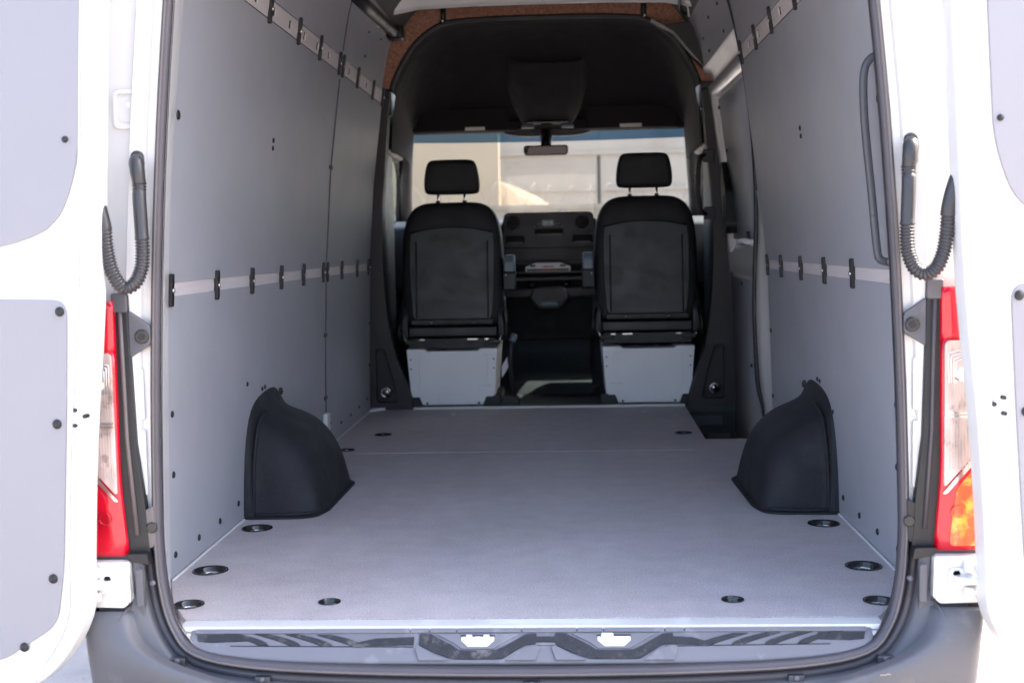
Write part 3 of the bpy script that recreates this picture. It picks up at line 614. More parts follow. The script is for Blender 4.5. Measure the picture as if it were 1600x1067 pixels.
MB().box(-.075, .075, 6.79, 6.80, .84, .878).build('slot_back', 'void', con); MB().box(-.07, .07, 6.753, 6.79, .842, .848).build('slot_ledge', 'ledge', con)
MB().prism(rr(-.040, .028, .893, .925, .004), (6.745, 6.752)).build('radio_display', 'screen', con)
MB().prism(rr(-.032, .000, .906, .916, .002), (6.743, 6.7455)).build('display_digit', 'blueglow', con); MB().prism(rr(.004, .020, .904, .918, .002), (6.743, 6.7455)).build('display_digit', 'blueglow', con)
for q in range(6): MB().prism(rr(-.085+q*.03, -.075+q*.03, .884, .888, .001), (6.746, 6.752)).build('button', 'greyarm', con)
for x in (-.062, -.052, .04, .055): MB().prism(circ(x, .905, .004, 8), (6.745, 6.752)).build('button', 'greyarm', con)
# lower stack
MB().box(-.25, .245, 6.80, 6.84, .70, .775).build('stack_panel', 'dash', van, bevel=.004)
sh = MB().box(-.245, .24, 6.70, 6.84, .592, .612).build('stack_shelf', 'dash', van, bevel=.004)
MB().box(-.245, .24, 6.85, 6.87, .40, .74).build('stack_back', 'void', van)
MB().box(-.205, .20, 6.72, 6.80, .632, .640).build('tray', 'ledge', van, bevel=.003)
MB().box(-.25, .245, 6.66, 6.84, .50, .552).build('stack_lower', 'dash', van, bevel=.012)
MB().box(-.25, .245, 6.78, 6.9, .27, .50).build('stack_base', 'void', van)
pod = MB().prism(rpoly([(-.09, .56), (.08, .56), (.10, .50), (.05, .44), (-.06, .44), (-.11, .50)], .02), (6.60, 6.70)).build('gear_pod', 'dash', van, bevel=.012, seg=3)
MB().box(-.05, .045, 6.585, 6.61, .455, .485).build('gear_knob', 'greyarm', pod, bevel=.012, seg=3)
for x in (-.10, .09): MB().tube([(x, 6.72, .585), (x, 6.70, .56)], .016, 10).build('switch', 'black', van, smooth=True)
# booklet in the tray: a thing of its own
bk = empty('booklet', loc=(-.008, 6.70, .640)); tag(bk, 'white folded booklet with red print lying in the dash tray between the seats', 'booklet')
MB().prism(rpoly([(-.125, .002), (.122, .002), (.122, .03), (.10, .036), (.07, .05), (-.07, .05), (-.11, .034), (-.125, .03)], .004, 2), (-.004, .01)).build('cover', 'paper', bk)
MB().box(-.118, .115, -.006, -.0042, .004, .018).build('spine_band', 'print', bk)
for q in range(6): MB().box(-.05+q*.018, -.042+q*.018, -.0072, -.0063, .006, .015).build('red_mark', 'redprint', bk)
MB().box(-.03, .03, -.0062, -.0044, .026, .033).build('title_mark', 'redprint', bk)
for x in (-.085, .08): MB().box(x-.015, x+.015, -.0062, -.0044, .028, .040).build('corner_mark', 'taupe', bk)

# steering wheel (mostly behind the left seat)
MB().tube([(-.47+.19*math.cos(a*.2094), 6.62-.07*math.sin(a*.2094), .83+.17*math.sin(a*.2094)) for a in range(31)], .016, 8).build('steering_wheel', 'black', van, smooth=True)

# seats -----------------------------------------------------------
def loft_round(levels, n=28, e=.42):
    rings = []
    for z, cx, wx_, cy, dy in levels:
        rg = []
        for k in range(n):
            a = 2*math.pi*k/n; c, s_ = math.cos(a), math.sin(a)
            rg.append((cx+wx_*math.copysign(abs(c)**e, c), cy+dy*math.copysign(abs(s_)**e, s_), z))
        rings.append(rg)
    return rings
def make_seat(cx, dz, inner):
    """inner: +1 when the cab centre lies to the seat's +x side"""
    t = empty('seat', van, (cx, 6.0, 0))
    # backrest
    lv = [(.375, 0, .222, .10, .055), (.385, 0, .238, .10, .065), (.45, 0, .248, .105, .072), (.58, 0, .252, .115, .075), (.72, 0, .250, .13, .075), (.83, 0, .243, .14, .072), (.90, 0, .229, .145, .068), (.945, 0, .207, .15, .062), (.972, 0, .180, .152, .055), (.989, 0, .145, .155, .044), (.995, 0, .10, .155, .028)]
    lv = [(z+dz, a, b_, c, d) for z, a, b_, c, d in lv]; lv = [(z, a, b_*1.035, c, d) for z, a, b_, c, d in lv]
    MB().loft(loft_round(lv), cu=True, cap=True).build('backrest', 'seat', t, smooth=True, sub=1)
    # rear shell, follows the lean of the back
    ly = lambda z: (.03+(z-.38)*.085)
    top = [(x, .842+.028*(1-(x/.205)**2)) for x in [.205-.041*i for i in range(11)]]
    ol = [(-.185, .40), (.185, .40), (.20, .44), (.212, .60), (.212, .78)]+top[:]+[(-.212, .78), (-.212, .60), (-.20, .44)]
    fr = lambda u, v, w_: (u, ly(v)-w_, v+dz)
    MB().prism(ol, (-.01, .008), fr).build('back_shell', 'shell', t, bevel=.004)
    for x in (-.178, .178):
        MB().tube([(x, ly(z)-.0075, z+dz) for z in (.42, .6, .8)], .004, 6).build('shell_groove', 'black', t, smooth=True)
    lt = MB().tube([(x, ly(z)-.010, z+dz) for x, z in [(q[0], q[1]+.003) for q in top]], .0030, 6).build('piping', 'shell', t, smooth=True)
    # headrest
    hd = [(1.045, 0, .110, .165, .025), (1.052, 0, .131, .165, .040), (1.09, 0, .135, .163, .047), (1.14, 0, .131, .16, .048), (1.19, 0, .121, .157, .044), (1.212, 0, .110, .156, .036), (1.221, 0, .09, .156, .022)]
    MB().loft(loft_round([(z+dz-.012, a, b_*1.055, c, d) for z, a, b_, c, d in hd], e=.38), cu=True, cap=True).build('headrest', 'seat', t, smooth=True, sub=1)
    for x in (-.072, .062):
        MB().tube([(x, .158, .955+dz), (x, .162, 1.06+dz)], .0062, 10).build('headrest_post', 'chrome', t, smooth=True)
        MB().tube([(x, .155, .985+dz), (x, .156, 1.003+dz)], .012, 10).build('post_sleeve', 'black', t, smooth=True)
    # mechanism under the back
    MB().box(-.205, .205, .0, .05, .385+dz, .415+dz).build('lower_bar', 'black', t, bevel=.006)
    for x in (-.105, .105): MB().tube([(x, -.004, .40+dz), (x, .01, .40+dz)], .006, 8).build('bar_bolt', 'steel', t, smooth=True)
    MB().box(-.225, .225, .02, .12, .322+dz, .378+dz).build('lower_cover', 'shell', t, bevel=.012, seg=3)
    for s in (-1, 1):
        MB().prism(rpoly([(.0, .30), (.14, .30), (.20, .40), (.14, .52), (.05, .52), (-.0, .42)], .03), (.222, .262), lambda u, v, w_: (s*w_, u+.03, v+dz)).build('recliner_cover', 'black', t, bevel=.008)
        MB().tube([(s*.245, -.0, .335+dz), (s*.235, .0, .31+dz), (s*.19, -.005, .305+dz), (s*.15, .0, .318+dz)], .006, 6).build('linkage', 'steel', t, smooth=True)
        MB().box(*sorted((s*.17, s*.235)), -.02, .01, .292+dz, .312+dz).build('slide_end', 'black', t, bevel=.004)
        MB().tube([(s*.255, .03, .44+dz), (s*.268, .0, .36+dz), (s*.262, .0, .31+dz)], .010, 8).build('belt_buckle', 'black', t, smooth=True)
    for x, w0 in ((.10*inner, .025), (-.15*inner, .012), (.17*inner, .010)):
        MB().box(x-w0, x+w0, -.012, .0, .312+dz, .318+dz).build('slide_clip', 'steel', t)
    MB().box(-.215, .215, .0, .45, .27+dz, .318+dz).build('slide_frame', 'black', t)
    MB().box(-.25, .25, .12, .62, .33+dz, .46+dz).build('cushion', 'seat', t, bevel=.05, seg=4)
    # steel seat box, slightly narrower at the foot
    bw = [(-.205, .010), (-.155, .010), (.155, .010), (.205, .010), (.226, .275), (.226, .287), (.14, .287), (.125, .276), (-.125, .276), (-.14, .287), (-.226, .287), (-.226, .275)]
    bx = MB().prism(bw, (-.045, .40)).build('seat_box', 'seatbox', t, bevel=.005)
    MB().prism(rpoly([(-.165, .118), (.02, .118), (.16, .118), (.175, .15), (.175, .25), (.16, .262), (-.14, .262), (-.165, .245)] if inner > 0 else [(-.175, .15), (-.16, .118), (.02, .118), (.165, .118), (.165, .245), (.14, .262), (-.16, .262), (-.175, .25)], .012), (-.0485, -.044)).build('pressed_panel', 'seatbox', bx, bevel=.003)
    MB().prism(rpoly([(-.075, .012), (.075, .012), (.075, .075), (-.075, .075)], .018), (-.0485, -.044)).build('pressed_panel', 'seatbox', bx, bevel=.003)
    for sx in (-1, 1):
        MB().tube([(sx*.10+.03*inner, -.046, .105), (sx*.10+.09*inner, -.046, .105)] if sx == inner else [(sx*.17, -.046, .105), (sx*.155, -.046, .11)], .0035, 6).build('pressed_rib', 'seatbox', bx, smooth=True)
        for z in (.19, .235): MB().tube([(sx*.205, -.046, z), (sx*.205, -.044, z)], .004, 8).build('hole', 'black', bx)
        MB().tube([(sx*.128, -.0475, .018), (sx*.128, -.044, .018)], .006, 8).build('hole', 'black', bx)
        MB().prism(rpoly([(sx*.215, .0), (sx*.145, .0), (sx*.165, .05), (sx*.215, .05)], .003, 1), (-.058, -.0495)).build('foot_bracket', 'black', t)
        MB().box(*sorted((sx*.20, sx*.235)), -.06, .3, .0, .055).build('foot_rail', 'black', t)
    # armrest on the cab-centre side
    s = inner
    a = MB().prism(rpoly([(.0, .60), (.10, .60), (.12, .66), (.10, .735), (.03, .735), (.0, .70)], .03, 4), (.262, .315), lambda u, v, w_: (s*w_, u, v+dz*.5)).build('armrest', 'greyarm', t, bevel=.010, seg=3)
    MB().prism(rpoly([(-.01, .555), (.09, .555), (.11, .63), (.09, .66), (.0, .66)], .02, 3), (.258, .318), lambda u, v, w_: (s*w_, u-.004, v+dz*.5)).build('armrest_hinge', 'black', t, bevel=.008)
    MB().tube([(s*.272, -.018, .645), (s*.272, -.01, .645)], .006, 8).build('hinge_bolt', 'chrome', t, smooth=True)
    return t
tag(make_seat(-.478, .016, 1), 'driver side black seat beside the handbrake lever')
tag(make_seat(.487, .030, -1), 'passenger side black seat set slightly higher')
# handbrake and belt webbing
hb = MB().tube(smooth_path([(-.185, 6.02, .03), (-.188, 6.0, .15), (-.19, 5.99, .26), (-.182, 6.01, .325), (-.172, 6.04, .335)], 5), [.014]*8+[.017]*13, 10).build('handbrake_lever', 'black', van, smooth=True)
MB().tube([(-.182, 5.985, .315), (-.172, 6.0, .348)], .017, 10).build('lever_tip', 'greyarm', hb, smooth=True)
MB().prism(rpoly([(-.25, .0), (-.15, .0), (-.15, .02), (-.17, .045), (-.22, .05)], .01), (5.95, 6.08)).build('lever_base', 'black', hb, bevel=.006)
MB().prism([(-.238, .13), (-.238, .19), (-.198, .255), (-.198, .195)], (6.03, 6.034)).build('belt_webbing', 'belt', van)

# ------------------------------------------------------------------ rear corners: tail lights, trims, hoses, hinges
for s in (-1, 1):
    mir = lambda u, v, w_: (s*u, w_, v)
    tl = empty('tail_light', van)
    def lens(name, m, zlist, xin, xout, bulge=0):
        rings = []
        for z in zlist:
            a = xin(z); c = xout(z)
            rings.append([(s*x, y, z) for x, y in ((a, 2.500), (a, 2.470-bulge), (a+(c-a)*.06, 2.466-bulge), (a+(c-a)*.45, 2.463-bulge), (a+(c-a)*.8, 2.470-bulge), (c, 2.492-bulge*.3), (c+.008, 2.54))])
        return MB().loft(rings).build(name, m, tl, smooth=True, solid=.002)
    xin = lambda z: interp([(.15, .834), (.32, .846), (.70, .843)], z); xout = lambda z: interp([(.16, .955), (.4, .94), (.70, .895 if s < 0 else .915)], z)
    zr = lambda a, c, n=6: [a+(c-a)*k/n for k in range(n+1)]
    lens('red_lens', 'redlens', zr(.585, .692), xin, xout)
    lens('red_lens', 'redlens', zr(.158, .585, 12), xin, xout)
    clr = rpoly([(.004, .585), (.068, .585), (.082, .565), (.085, .44), (.078, .37), (.004, .285)], .012)
    pc = MB(); fr = lambda u, v, w_: (s*(xin(v)+u), 2.4625-w_, v)
    pc.prism(clr, (-.004, .004), fr); cl = pc.build('clear_lens', 'clear', tl, bevel=.002)
    for z in (.43, .437): MB().prism([(.004, z), (.082, z), (.082, z+.004), (.004, z+.004)], (.004, .0065), fr).build('lens_rib', 'chrome', tl)
    for q in range(13):
        u = .008+q*.0058; MB().prism([(u, .37 if u > .05 else .325+.0*u), (u+.0022, .37 if u > .05 else .325), (u+.0022, .425), (u, .425)], (.004, .006), fr).build('lens_flute', 'clear', tl)
        MB().prism([(u, .447), (u+.0022, .447), (u+.0022, .50), (u, .50)], (.004, .0055), fr).build('lens_flute', 'clear', tl)
    for k in range(4): MB().tube([(fr(a, c, .0045)) for a, c in ((.010+k*.005, .50), (.010+k*.005, .56-k*.006), (.062-k*.005, .572-k*.006), (.074-k*.006, .555-k*.006), (.074-k*.006, .48))], .0013, 5).build('lens_ring', 'chrome', tl, smooth=True)
    MB().tube([fr(.035, .517, -.002), fr(.035, .517, .006)], .014, 14).build('bulb', 'chrome', tl, smooth=True)
    MB().prism(rpoly([(.002, .275), (.010, .275), (.078, .355), (.088, .44), (.088, .56), (.082, .56), (.080, .44), (.070, .362)], .003, 2), (.003, .0055), fr).build('lens_border', 'chrome', tl)
    MB().prism(rpoly([(.024, .168), (.112, .168), (.100, .42), (.090, .36), (.030, .285)], .012), (-.002, .0035), fr).build('signal_lens', 'orange' if s > 0 else 'redlens', tl, bevel=.002)
    MB().tube([fr(.035+.012*math.cos(a*.5236), .238+.012*math.sin(a*.5236), .0055) for a in range(13)], .0015, 5).build('lamp_ring', 'orange' if s > 0 else 'redlens', tl, smooth=True)
    MB().prism([(.797, .150), (.95, .150), (.95, .158), (.797, .158)], (2.47, 2.53), mir).build('lamp_gasket', 'rubber', tl)
    # black trim beside the lamp
    tr = MB().prism(rpoly([(.848, .706), (.817, .706), (.815, .57), (.811, .39), (.797, .265), (.790, .155), (.838, .150), (.851, .32), (.849, .69)], .004, 2), (2.478, 2.500), mir).build('lamp_trim', 'black', van, bevel=.003)
    MB().tube([(s*.832, 2.476, .69), (s*.830, 2.476, .56), (s*.828, 2.476, .40), (s*.815, 2.476, .20)], .0045, 6).build('trim_strip', 'taupe' if s < 0 else 'rubber', tr, smooth=True)
    MB().prism(rr(.815, .848, .668, .708, .004), (2.470, 2.478), mir).build('trim_cap', 'bumper', tr, bevel=.003)
    MB().prism(rpoly([(.817, .672), (.817, .572), (.772, .600), (.772, .640)], .006, 2), (2.480, 2.492), mir).build('trim_bracket', 'bumper', tr, bevel=.003)
    MB().tube([(s*.788, 2.482, .617), (s*.788, 2.474, .617)], .015, 16).build('trim_screw', 'gloss', tr, bevel=.003)
    MB().tube([(s*.788, 2.476, .617), (s*.788, 2.472, .617)], .007, 10).build('screw_head', 'black', tr)
    MB().prism(rpoly([(.812, .245), (.812, .165), (.782, .172), (.780, .262)], .006, 2), (2.480, 2.492), mir).build('trim_bracket', 'taupe' if s < 0 else 'black', tr, bevel=.003)
    MB().tube([(s*.785, 2.484, .215), (s*.785, 2.476, .215)], .012, 14).build('trim_screw', 'gloss', tr, bevel=.003)
    MB().prism(rpoly([(.79, .165), (.835, .165), (.83, .150), (.785, .140)], .003, 1), (2.455, 2.50), mir).build('trim_foot', 'black', tr, bevel=.002)
    # white panel pressings between the trim and the seal
    for z0, z1 in ((.28, .42), (.44, .55)):
        MB().prism(rr(.795, .811 if z0 < .4 else .814, z0, z1, .006), (2.494, 2.502), mir).build('pillar_pressing', 'white', van, bevel=.003)
    # white corner with hinge
    MB().prism(rpoly([(.826, .150), (.97, .150), (.97, .055), (.838, .052), (.824, .065)], .006, 3), (2.445, 2.56), mir).build('hinge_mount', 'white', van, bevel=.004)
    hg = MB().prism(rr(.852, .905, .085, .128, .010), (2.434, 2.446), mir).build('door_hinge', 'white', van, bevel=.004)
    for z0, z1 in ((.072, .092), (.098, .116), (.122, .142)): MB().tube([(s*.893, 2.432, z0), (s*.893, 2.432, z1)], .013, 14).build('hinge_knuckle', 'white', hg, bevel=.003)
    MB().box(*sorted((s*.86, s*.915)), 2.41, 2.44, .100, .115).build('hinge_arm', 'white', hg, bevel=.004)
    MB().tube([(s*.867, 2.442, .118), (s*.867, 2.434, .118)], .009, 6).build('hinge_bolt', 'white', hg, bevel=.001)
    # wiring hose
    raw = [(.776, 2.470, .935), (.775, 2.462, .905), (.773, 2.458, .87), (.771, 2.455, .83), (.769, 2.45, .79), (.771, 2.442, .755), (.782, 2.43, .728), (.80, 2.42, .720), (.817, 2.41, .735), (.826, 2.402, .765), (.830, 2.398, .80), (.833, 2.398, .84), (.840, 2.398, .875), (.852, 2.40, .91), (.870, 2.405, .945)]
    if s < 0: raw = raw[:8]+[(a-.007, b_, c) for a, b_, c in raw[8:]]
    pth = smooth_path([(s*a, b_, c) for a, b_, c in raw], 4)
    # resample evenly
    L = [0]
    for a, c in zip(pth, pth[1:]): L.append(L[-1]+(c-a).length)
    def at(d):
        for i in range(len(L)-1):
            if d <= L[i+1]: return pth[i].lerp(pth[i+1], (d-L[i])/(L[i+1]-L[i]+1e-9))
        return pth[-1]
    T = L[-1]; P = []; Rr_ = []; d = 0
    while d < T:
        ribbed = d < .022 or .115 < d < T-.118
        ph = (d/.0068) % 1
        r = .0118+.0030*(1 if .25 < ph < .75 else 0) if ribbed else .0138 if d < .12 else .0150
        P.append(at(d)); Rr_.append(r); d += .0068/4 if ribbed else .006
    hs = MB().tube(P, Rr_, 14).build('wiring_hose', 'hose', van, smooth=True)
    MB().tube(smooth_path([(s*.786, 2.492, .985), (s*.782, 2.475, .975), (s*.778, 2.466, .955), (s*.776, 2.468, .93)], 4), [.006, .010, .0135, .015, .016, .016, .0155, .015, .015, .0145, .014, .0138, .0138], 12).build('hose_boot', 'hose', hs, smooth=True)
    MB().prism(rr(.772, .799, .932, 1.0, .013), (2.483, 2.497), mir).build('hose_flange', 'hose', hs, bevel=.004)

# ------------------------------------------------------------------ bumper
def ring_off(path, rows):
    out = []
    n = len(path)
    for i, p in enumerate(path):
        t = (path[min(i+1, n-1)]-path[max(i-1, 0)]).normalized(); u = t.cross(Vector((0, -1, 0)))
        u.y = 0; u.normalize()
        if u.dot(p-Vector((0, p.y, .8))) < 0: u = -u
        out.append([p+u*a+Vector((0, c, 0)) for a, c in rows])
    return out
for s in (-1, 1):
    low = [Vector((s*p.x, p.y, p.z)) for p in half if p.z < .165 and p.x >= 0]
    rows = [(.008, .012), (.016, .006), (.020, -.002), (.034, -.004), (.040, -.020), (.060, -.028)]
    MB().loft(ring_off(low, [(.006, .02), (.016, .012), (.017, .004), (.030, .002), (.034, .010)])).build('bumper_channel', 'rubber', van, smooth=True)
bp = empty('rear_bumper', van)
# outer bumper skin: rows run outward from the opening, columns follow the opening round the corner
def bcol(p, u, k):
    return p
lowfull = [Vector((-p.x, p.y, p.z)) for p in half if p.z < .150]
lowfull = lowfull+[Vector((-p.x, p.y, p.z)) for p in reversed(lowfull[:-1])]
rows = [(.030, .006), (.034, -.010), (.040, -.016), (.058, -.022), (.070, -.030), (.078, -.046), (.084, -.054), (.090, -.050), (.094, -.034)]
rr_ = ring_off(lowfull, rows)
for r in rr_:
    x, y, z = r[-1]
    pass
for r in rr_:
    for i, q in enumerate(r):
        lim = .925
        if q.z > .040 and abs(q.x) > .828:
            r[i] = Vector((math.copysign(.828, q.x), q.y+.012, q.z)); continue
        if abs(q.x) > lim:
            r[i] = Vector((math.copysign(lim+.3*(min(abs(q.x)-lim, .03)), q.x), q.y+(abs(q.x)-lim)*2.2, q.z))
MB().loft(rr_).build('bumper_skin', 'bumper', bp, smooth=True)
# lower corner volumes
for s in (-1, 1):
    rings = []
    for z, xi, yi in ((.044, .834, 2.437), (.01, .826, 2.418), (-.02, .800, 2.402), (-.05, .745, 2.388), (-.075, .66, 2.376), (-.10, .55, 2.368), (-.13, .45, 2.362), (-.34, .40, 2.37)):
        k = (.044-z)*.08; xo = .922-k
        ring = [(xi-.012, yi+.020, z), (xi, yi+.002, z), (xi+.010, yi-.003, z)]
        ring += [(xi+(xo-xi)*t, yi-.003+(2.432-yi+.003)*t*t, z) for t in (.3, .6, .85, .95)]
        ring += [(xo+.006, 2.442, z), (xo+.012, 2.47, z), (xo+.014, 2.54, z), (xo+.014, 2.75, z)]
        rings.append([(s*x, y, zz) for x, y, zz in ring])
    MB().loft([[(x, y+.012, z+.002) for x, y, z in rings[0]]]+rings).build('bumper_corner', 'bumper', bp, smooth=True, sub=1)
    MB().prism([(.80, .148), (.826, .148), (.818, .06), (.84, .050), (.90, .047), (.90, -.02), (.80, -.02)], (2.462, 2.475), lambda u, v, w_: (s*u, w_, v)).build('bumper_inner', 'bumper', bp, bevel=.004)
    MB().prism(rr(.796, .812, .055, .135, .004), (2.443, 2.453), lambda u, v, w_: (s*u, w_, v)).build('bumper_rib', 'bumper', bp, bevel=.003)
MB().loft([[(x, y, z) for x in (-.72, -.4, 0, .4, .72)] for y, z in ((2.42, -.11), (2.36, -.13), (2.30, -.14), (2.27, -.20), (2.28, -.35))]).build('bumper_step', 'bumper', bp, smooth=True)
for x, z, y in ((-.545, -.092, 2.42), (.01, -.100, 2.41), (.545, -.092, 2.42), (-.728, -.060, 2.44), (.728, -.060, 2.44)):
    MB().box(x-.016, x+.016, y-.006, y+.012, z-.010, z+.008).build('fixing_recess', 'rubber', bp, bevel=.002)
    MB().tube([(x, y-.004, z+.003), (x, y-.009, z+.003)], .0055, 10).build('plug', 'cover', bp, bevel=.002)
for s in (-1, 1): MB().tube([(s*.782, 2.47, .10), (s*.785, 2.462, .10)], .0055, 10).build('plug', 'cover', bp, bevel=.002)

# ------------------------------------------------------------------ step cover on the sill
sc_ = empty('sill_cover', van)
def tmax(x): return 1-.42*(abs(x)/.70)**5
def cs(x, t, w_=0):    # point on the sloping top of the cover: t 0 at the back, 1 at the nose
    return (x, 2.482-.058*t-w_*.55, -.007-.050*t+w_*.8)
xs = [-.706+.0353*i for i in range(41)]
rings = []
for x in xs:
    m_ = tmax(x)
    a_, b_, c_ = cs(x, 0), cs(x, m_*.5, .0012), cs(x, m_)
    rings.append([(x, a_[1]+.004, a_[2]-.012), a_, cs(x, .03, .001), b_, cs(x, m_*.92, .001), (x, c_[1]-.0005, c_[2]-.002), (x, c_[1]+.002, c_[2]-.006), (x, c_[1]+.006, c_[2]-.012)])
MB().loft(rings).build('cover_body', 'cover', sc_, smooth=True)
for e in (-1, 1): MB().prism([(2.486, -.02), (2.482, -.007), (cs(e*.706, tmax(.706))[1], cs(e*.706, tmax(.706))[2]), (2.46, -.045)], (-.004, .004), lambda u, v, w_: (e*.706+w_, u, v)).build('cover_end', 'cover', sc_, bevel=.002)
def flat(ol, th, name, m, bev=0):
    den = []
    for i, p in enumerate(ol):
        q = ol[(i+1) % len(ol)]; n = max(1, int(abs(q[1]-p[1])/.12))
        den += [(p[0]+(q[0]-p[0])*k/n, p[1]+(q[1]-p[1])*k/n) for k in range(n)]
    return MB().prism(den, th, lambda u, v, w_: cs(u, v, w_)).build(name, m, sc_, bevel=bev)
for a, c in ((-.70, -.245), (-.243, -.205), (-.203, -.148), (-.146, -.012), (-.010, .103), (.105, .158), (.160, .285), (.287, .325), (.327, .70)):
    flat([(a, .005), (c-.0008, .005), (c-.0008, .13), (a, .13)], (.001, .004), 'ledge_piece', 'cover', .001)
for s in (-1, 1):
    o0 = .05 if s > 0 else 0
    flat([(s*.695, .16), (s*.60, .16), (s*.585, .36), (s*.66, .40), (s*.69, .36)], (.0015, .0032), 'grip_pad', 'grip')
    for k in range(4):
        xr = s*(.335+k*.068)+o0*.3; w0 = .038-.002*k; ol = []
        for q in range(6):
            t = q/5; ol.append((xr+s*.075*t**1.7, .56-.38*t-.02*k))
        for q in range(6):
            t = 1-q/5; ol.append((xr+s*(w0*(.35+.65*math.sin(math.pi*min(1, .15+t*.6))))+s*.075*t**1.7, .56-.38*t-.02*k))
        flat(ol, (.0015, .0034), 'grip_stripe', 'grip')
    flat([(s*.235+o0, .26), (s*.315+o0*.5, .30), (s*.36+o0*.3, .44), (s*.36+o0*.3, .52), (s*.235+o0, .50)], (.0015, .0032), 'grip_pad', 'grip')
    flat([(s*.235+o0, .545), (s*.62, .50), (s*.62, .515), (s*.235+o0, .565)], (.001, .0026), 'cover_groove', 'black')
for cx in (-.102, .180):
    U = [(-.122, .17), (-.100, .17), (-.055, .50), (-.036, .68), (.036, .68), (.055, .56), (.100, .19), (.122, .17), (.122, .48), (.098, .52), (.05, .94), (-.05, .94), (-.088, .74), (-.122, .50)]
    flat([(cx+a, b_) for a, b_ in rpoly(U, .02, 2)], (.0018, .0040), 'grip_channel', 'grip')
    flat([(cx+a, b_) for a, b_ in [(-.122, .54), (-.092, .79), (-.058, .99), (-.12, .99), (-.13, .6)]], (.0015, .006), 'cover_nose', 'cover', .001)
    flat([(cx+a, b_) for a, b_ in [(.122, .54), (.092, .64), (.058, .99), (.12, .99), (.13, .6)]], (.0015, .006), 'cover_nose', 'cover', .001)
    flat([(cx+a, b_) for a, b_ in [(-.088, .17), (.088, .17), (.050, .48), (.033, .63), (-.033, .63), (-.050, .45)]], (.001, .0042), 'latch_surround', 'cover', .0012)
    flat([(cx-.034, .27), (cx+.034, .27), (cx+.034, .40), (cx+.020, .58), (cx-.020, .58), (cx-.034, .40)], (.0044, .0056), 'latch_plate', 'track', .001)
    flat([(cx-.035, .235), (cx+.035, .235), (cx+.035, .285), (cx-.035, .285)], (.0044, .0062), 'latch_gap', 'black')
    p0 = cs(cx, .33, .006)
    if cx < 0:
        for q, w0 in ((-.018, .006), (.018, .006)): MB().box(cx+q-w0, cx+q+w0, p0[1]+.001, p0[1]+.006, p0[2]+.001, p0[2]+.006).build('latch_tab', 'white', sc_, bevel=.001)
        MB().tube([(cx+.009*math.cos(k*.524), cs(cx, .40+.09*math.sin(k*.524), .0065)[1], cs(cx, .40+.09*math.sin(k*.524), .0065)[2]) for k in range(6, 13)], .0016, 6).build('latch_loop', 'seatbox', sc_, smooth=True)
        MB().box(cx-.006, cx+.006, p0[1]-.003, p0[1]+.004, p0[2]-.001, p0[2]+.003).build('latch_tab', 'white', sc_, bevel=.001)
    else:
        MB().box(cx-.027, cx-.001, p0[1]-.006, p0[1]+.006, p0[2]-.004, p0[2]+.010).build('latch_tab', 'white', sc_, bevel=.004, seg=3)
flat([(.018, .26), (.060, .26), (.060, .42), (.018, .42)], (.0015, .0034), 'grip_pad', 'grip')
flat([(.018, .45), (.060, .45), (.060, .53), (.018, .53)], (.0012, .004), 'cover_rib', 'cover', .001)

# ------------------------------------------------------------------ rear doors
def rear_door(s, X0, Y0, ang, du):
    d = empty('rear_door', van, (s*X0, Y0, 0)); d.rotation_euler = (0, 0, s*rad(ang))
    fr = lambda u, v, w_: (s*u, w_, v)
    edge = [(-.10, 1.75), (-.05, 1.45), (-.029, 1.286), (-.008, .95), (.009, .683), (.040, .40), (.056, .171), (.060, .077), (.082, .015), (.132, -.053), (.20, -.100), (.33, -.13), (.80, -.135), (.80, 1.75)]
    ed = [(p[0], p[1]) for p in smooth_path([(a, c, 0) for a, c in edge[:12]], 4)]+edge[12:]
    up = rpoly([(.020+du, 1.70), (.036+du, 1.29), (.056+du, .965), (.105+du, .845), (.235+du, .803), (.74, .80), (.74, 1.70)], .07, 6)
    lo = rpoly([(.094+du, .700), (.108+du, .46), (.130+du, .155), (.150+du, .04), (.285+du, -.045), (.74, -.05), (.74, .712)], .035, 6)
    inn = lambda ol, k: ol
    MB().prism(ed, (.0, .055), fr, holes=[]).build('door_frame', 'white', d, bevel=.012, seg=3)
    # raised hem along the hinge edge
    hem = [Vector((s*(a+.022), -.002, c)) for a, c in ed[:-2] if c < 1.6]
    MB().tube(hem, .006, 8).build('door_hem', 'white', d, smooth=True)
    MB().tube([Vector((s*(a+.034), -.0005, c)) for a, c in ed[:-2] if c < 1.6], .0028, 6).build('door_crease', 'white', d, smooth=True)
    pu = MB().prism(up, (-.0045, .0), fr).build('upper_lining', 'doorpanel', d, bevel=.0015)
    pl = MB().prism(lo, (-.0045, .0), fr).build('lower_lining', 'doorpanel', d, bevel=.0015)
    def cap(par, u, z, r=.0085):
        MB().loft([[(s*(u+q*math.cos(k*.449)), y, z+q*math.sin(k*.449)) for k in range(14)] for q, y in ((r, -.004), (r, -.0065), (r*.8, -.0095), (.0003, -.0105))], cu=True).build('cap', 'black', par, smooth=True)
    cap(pu, .068+du*.6, 1.014, .0065); cap(pu, .055+du*.5, 1.40, .0065)
    for u, z in ((.110, .677), (.128, .452), (.154, .136), (.228, -.010)): cap(pl, u+du, z, .0098)
    for u, z in ((.081, .481), (.061, .469), (.083, .450)):
        MB().tube([(s*(u+du*.9), -.0095, z), (s*(u+du*.9), .004, z)], .0045, 10).build('hole', 'black', d)
    # soft pressing line on the frame between the linings
    MB().tube([(s*(.06+du), -.001, .735), (s*.11, -.001, .730), (s*.2, -.001, .742), (s*.5, -.001, .75)], .003, 6).build('door_crease', 'white', d, smooth=True)
    return d
tag(rear_door(-1, .832, 2.358, 10, -.030), 'left rear door swung fully open')
tag(rear_door(1, .849, 2.358, 10, .002), 'right rear door swung fully open')

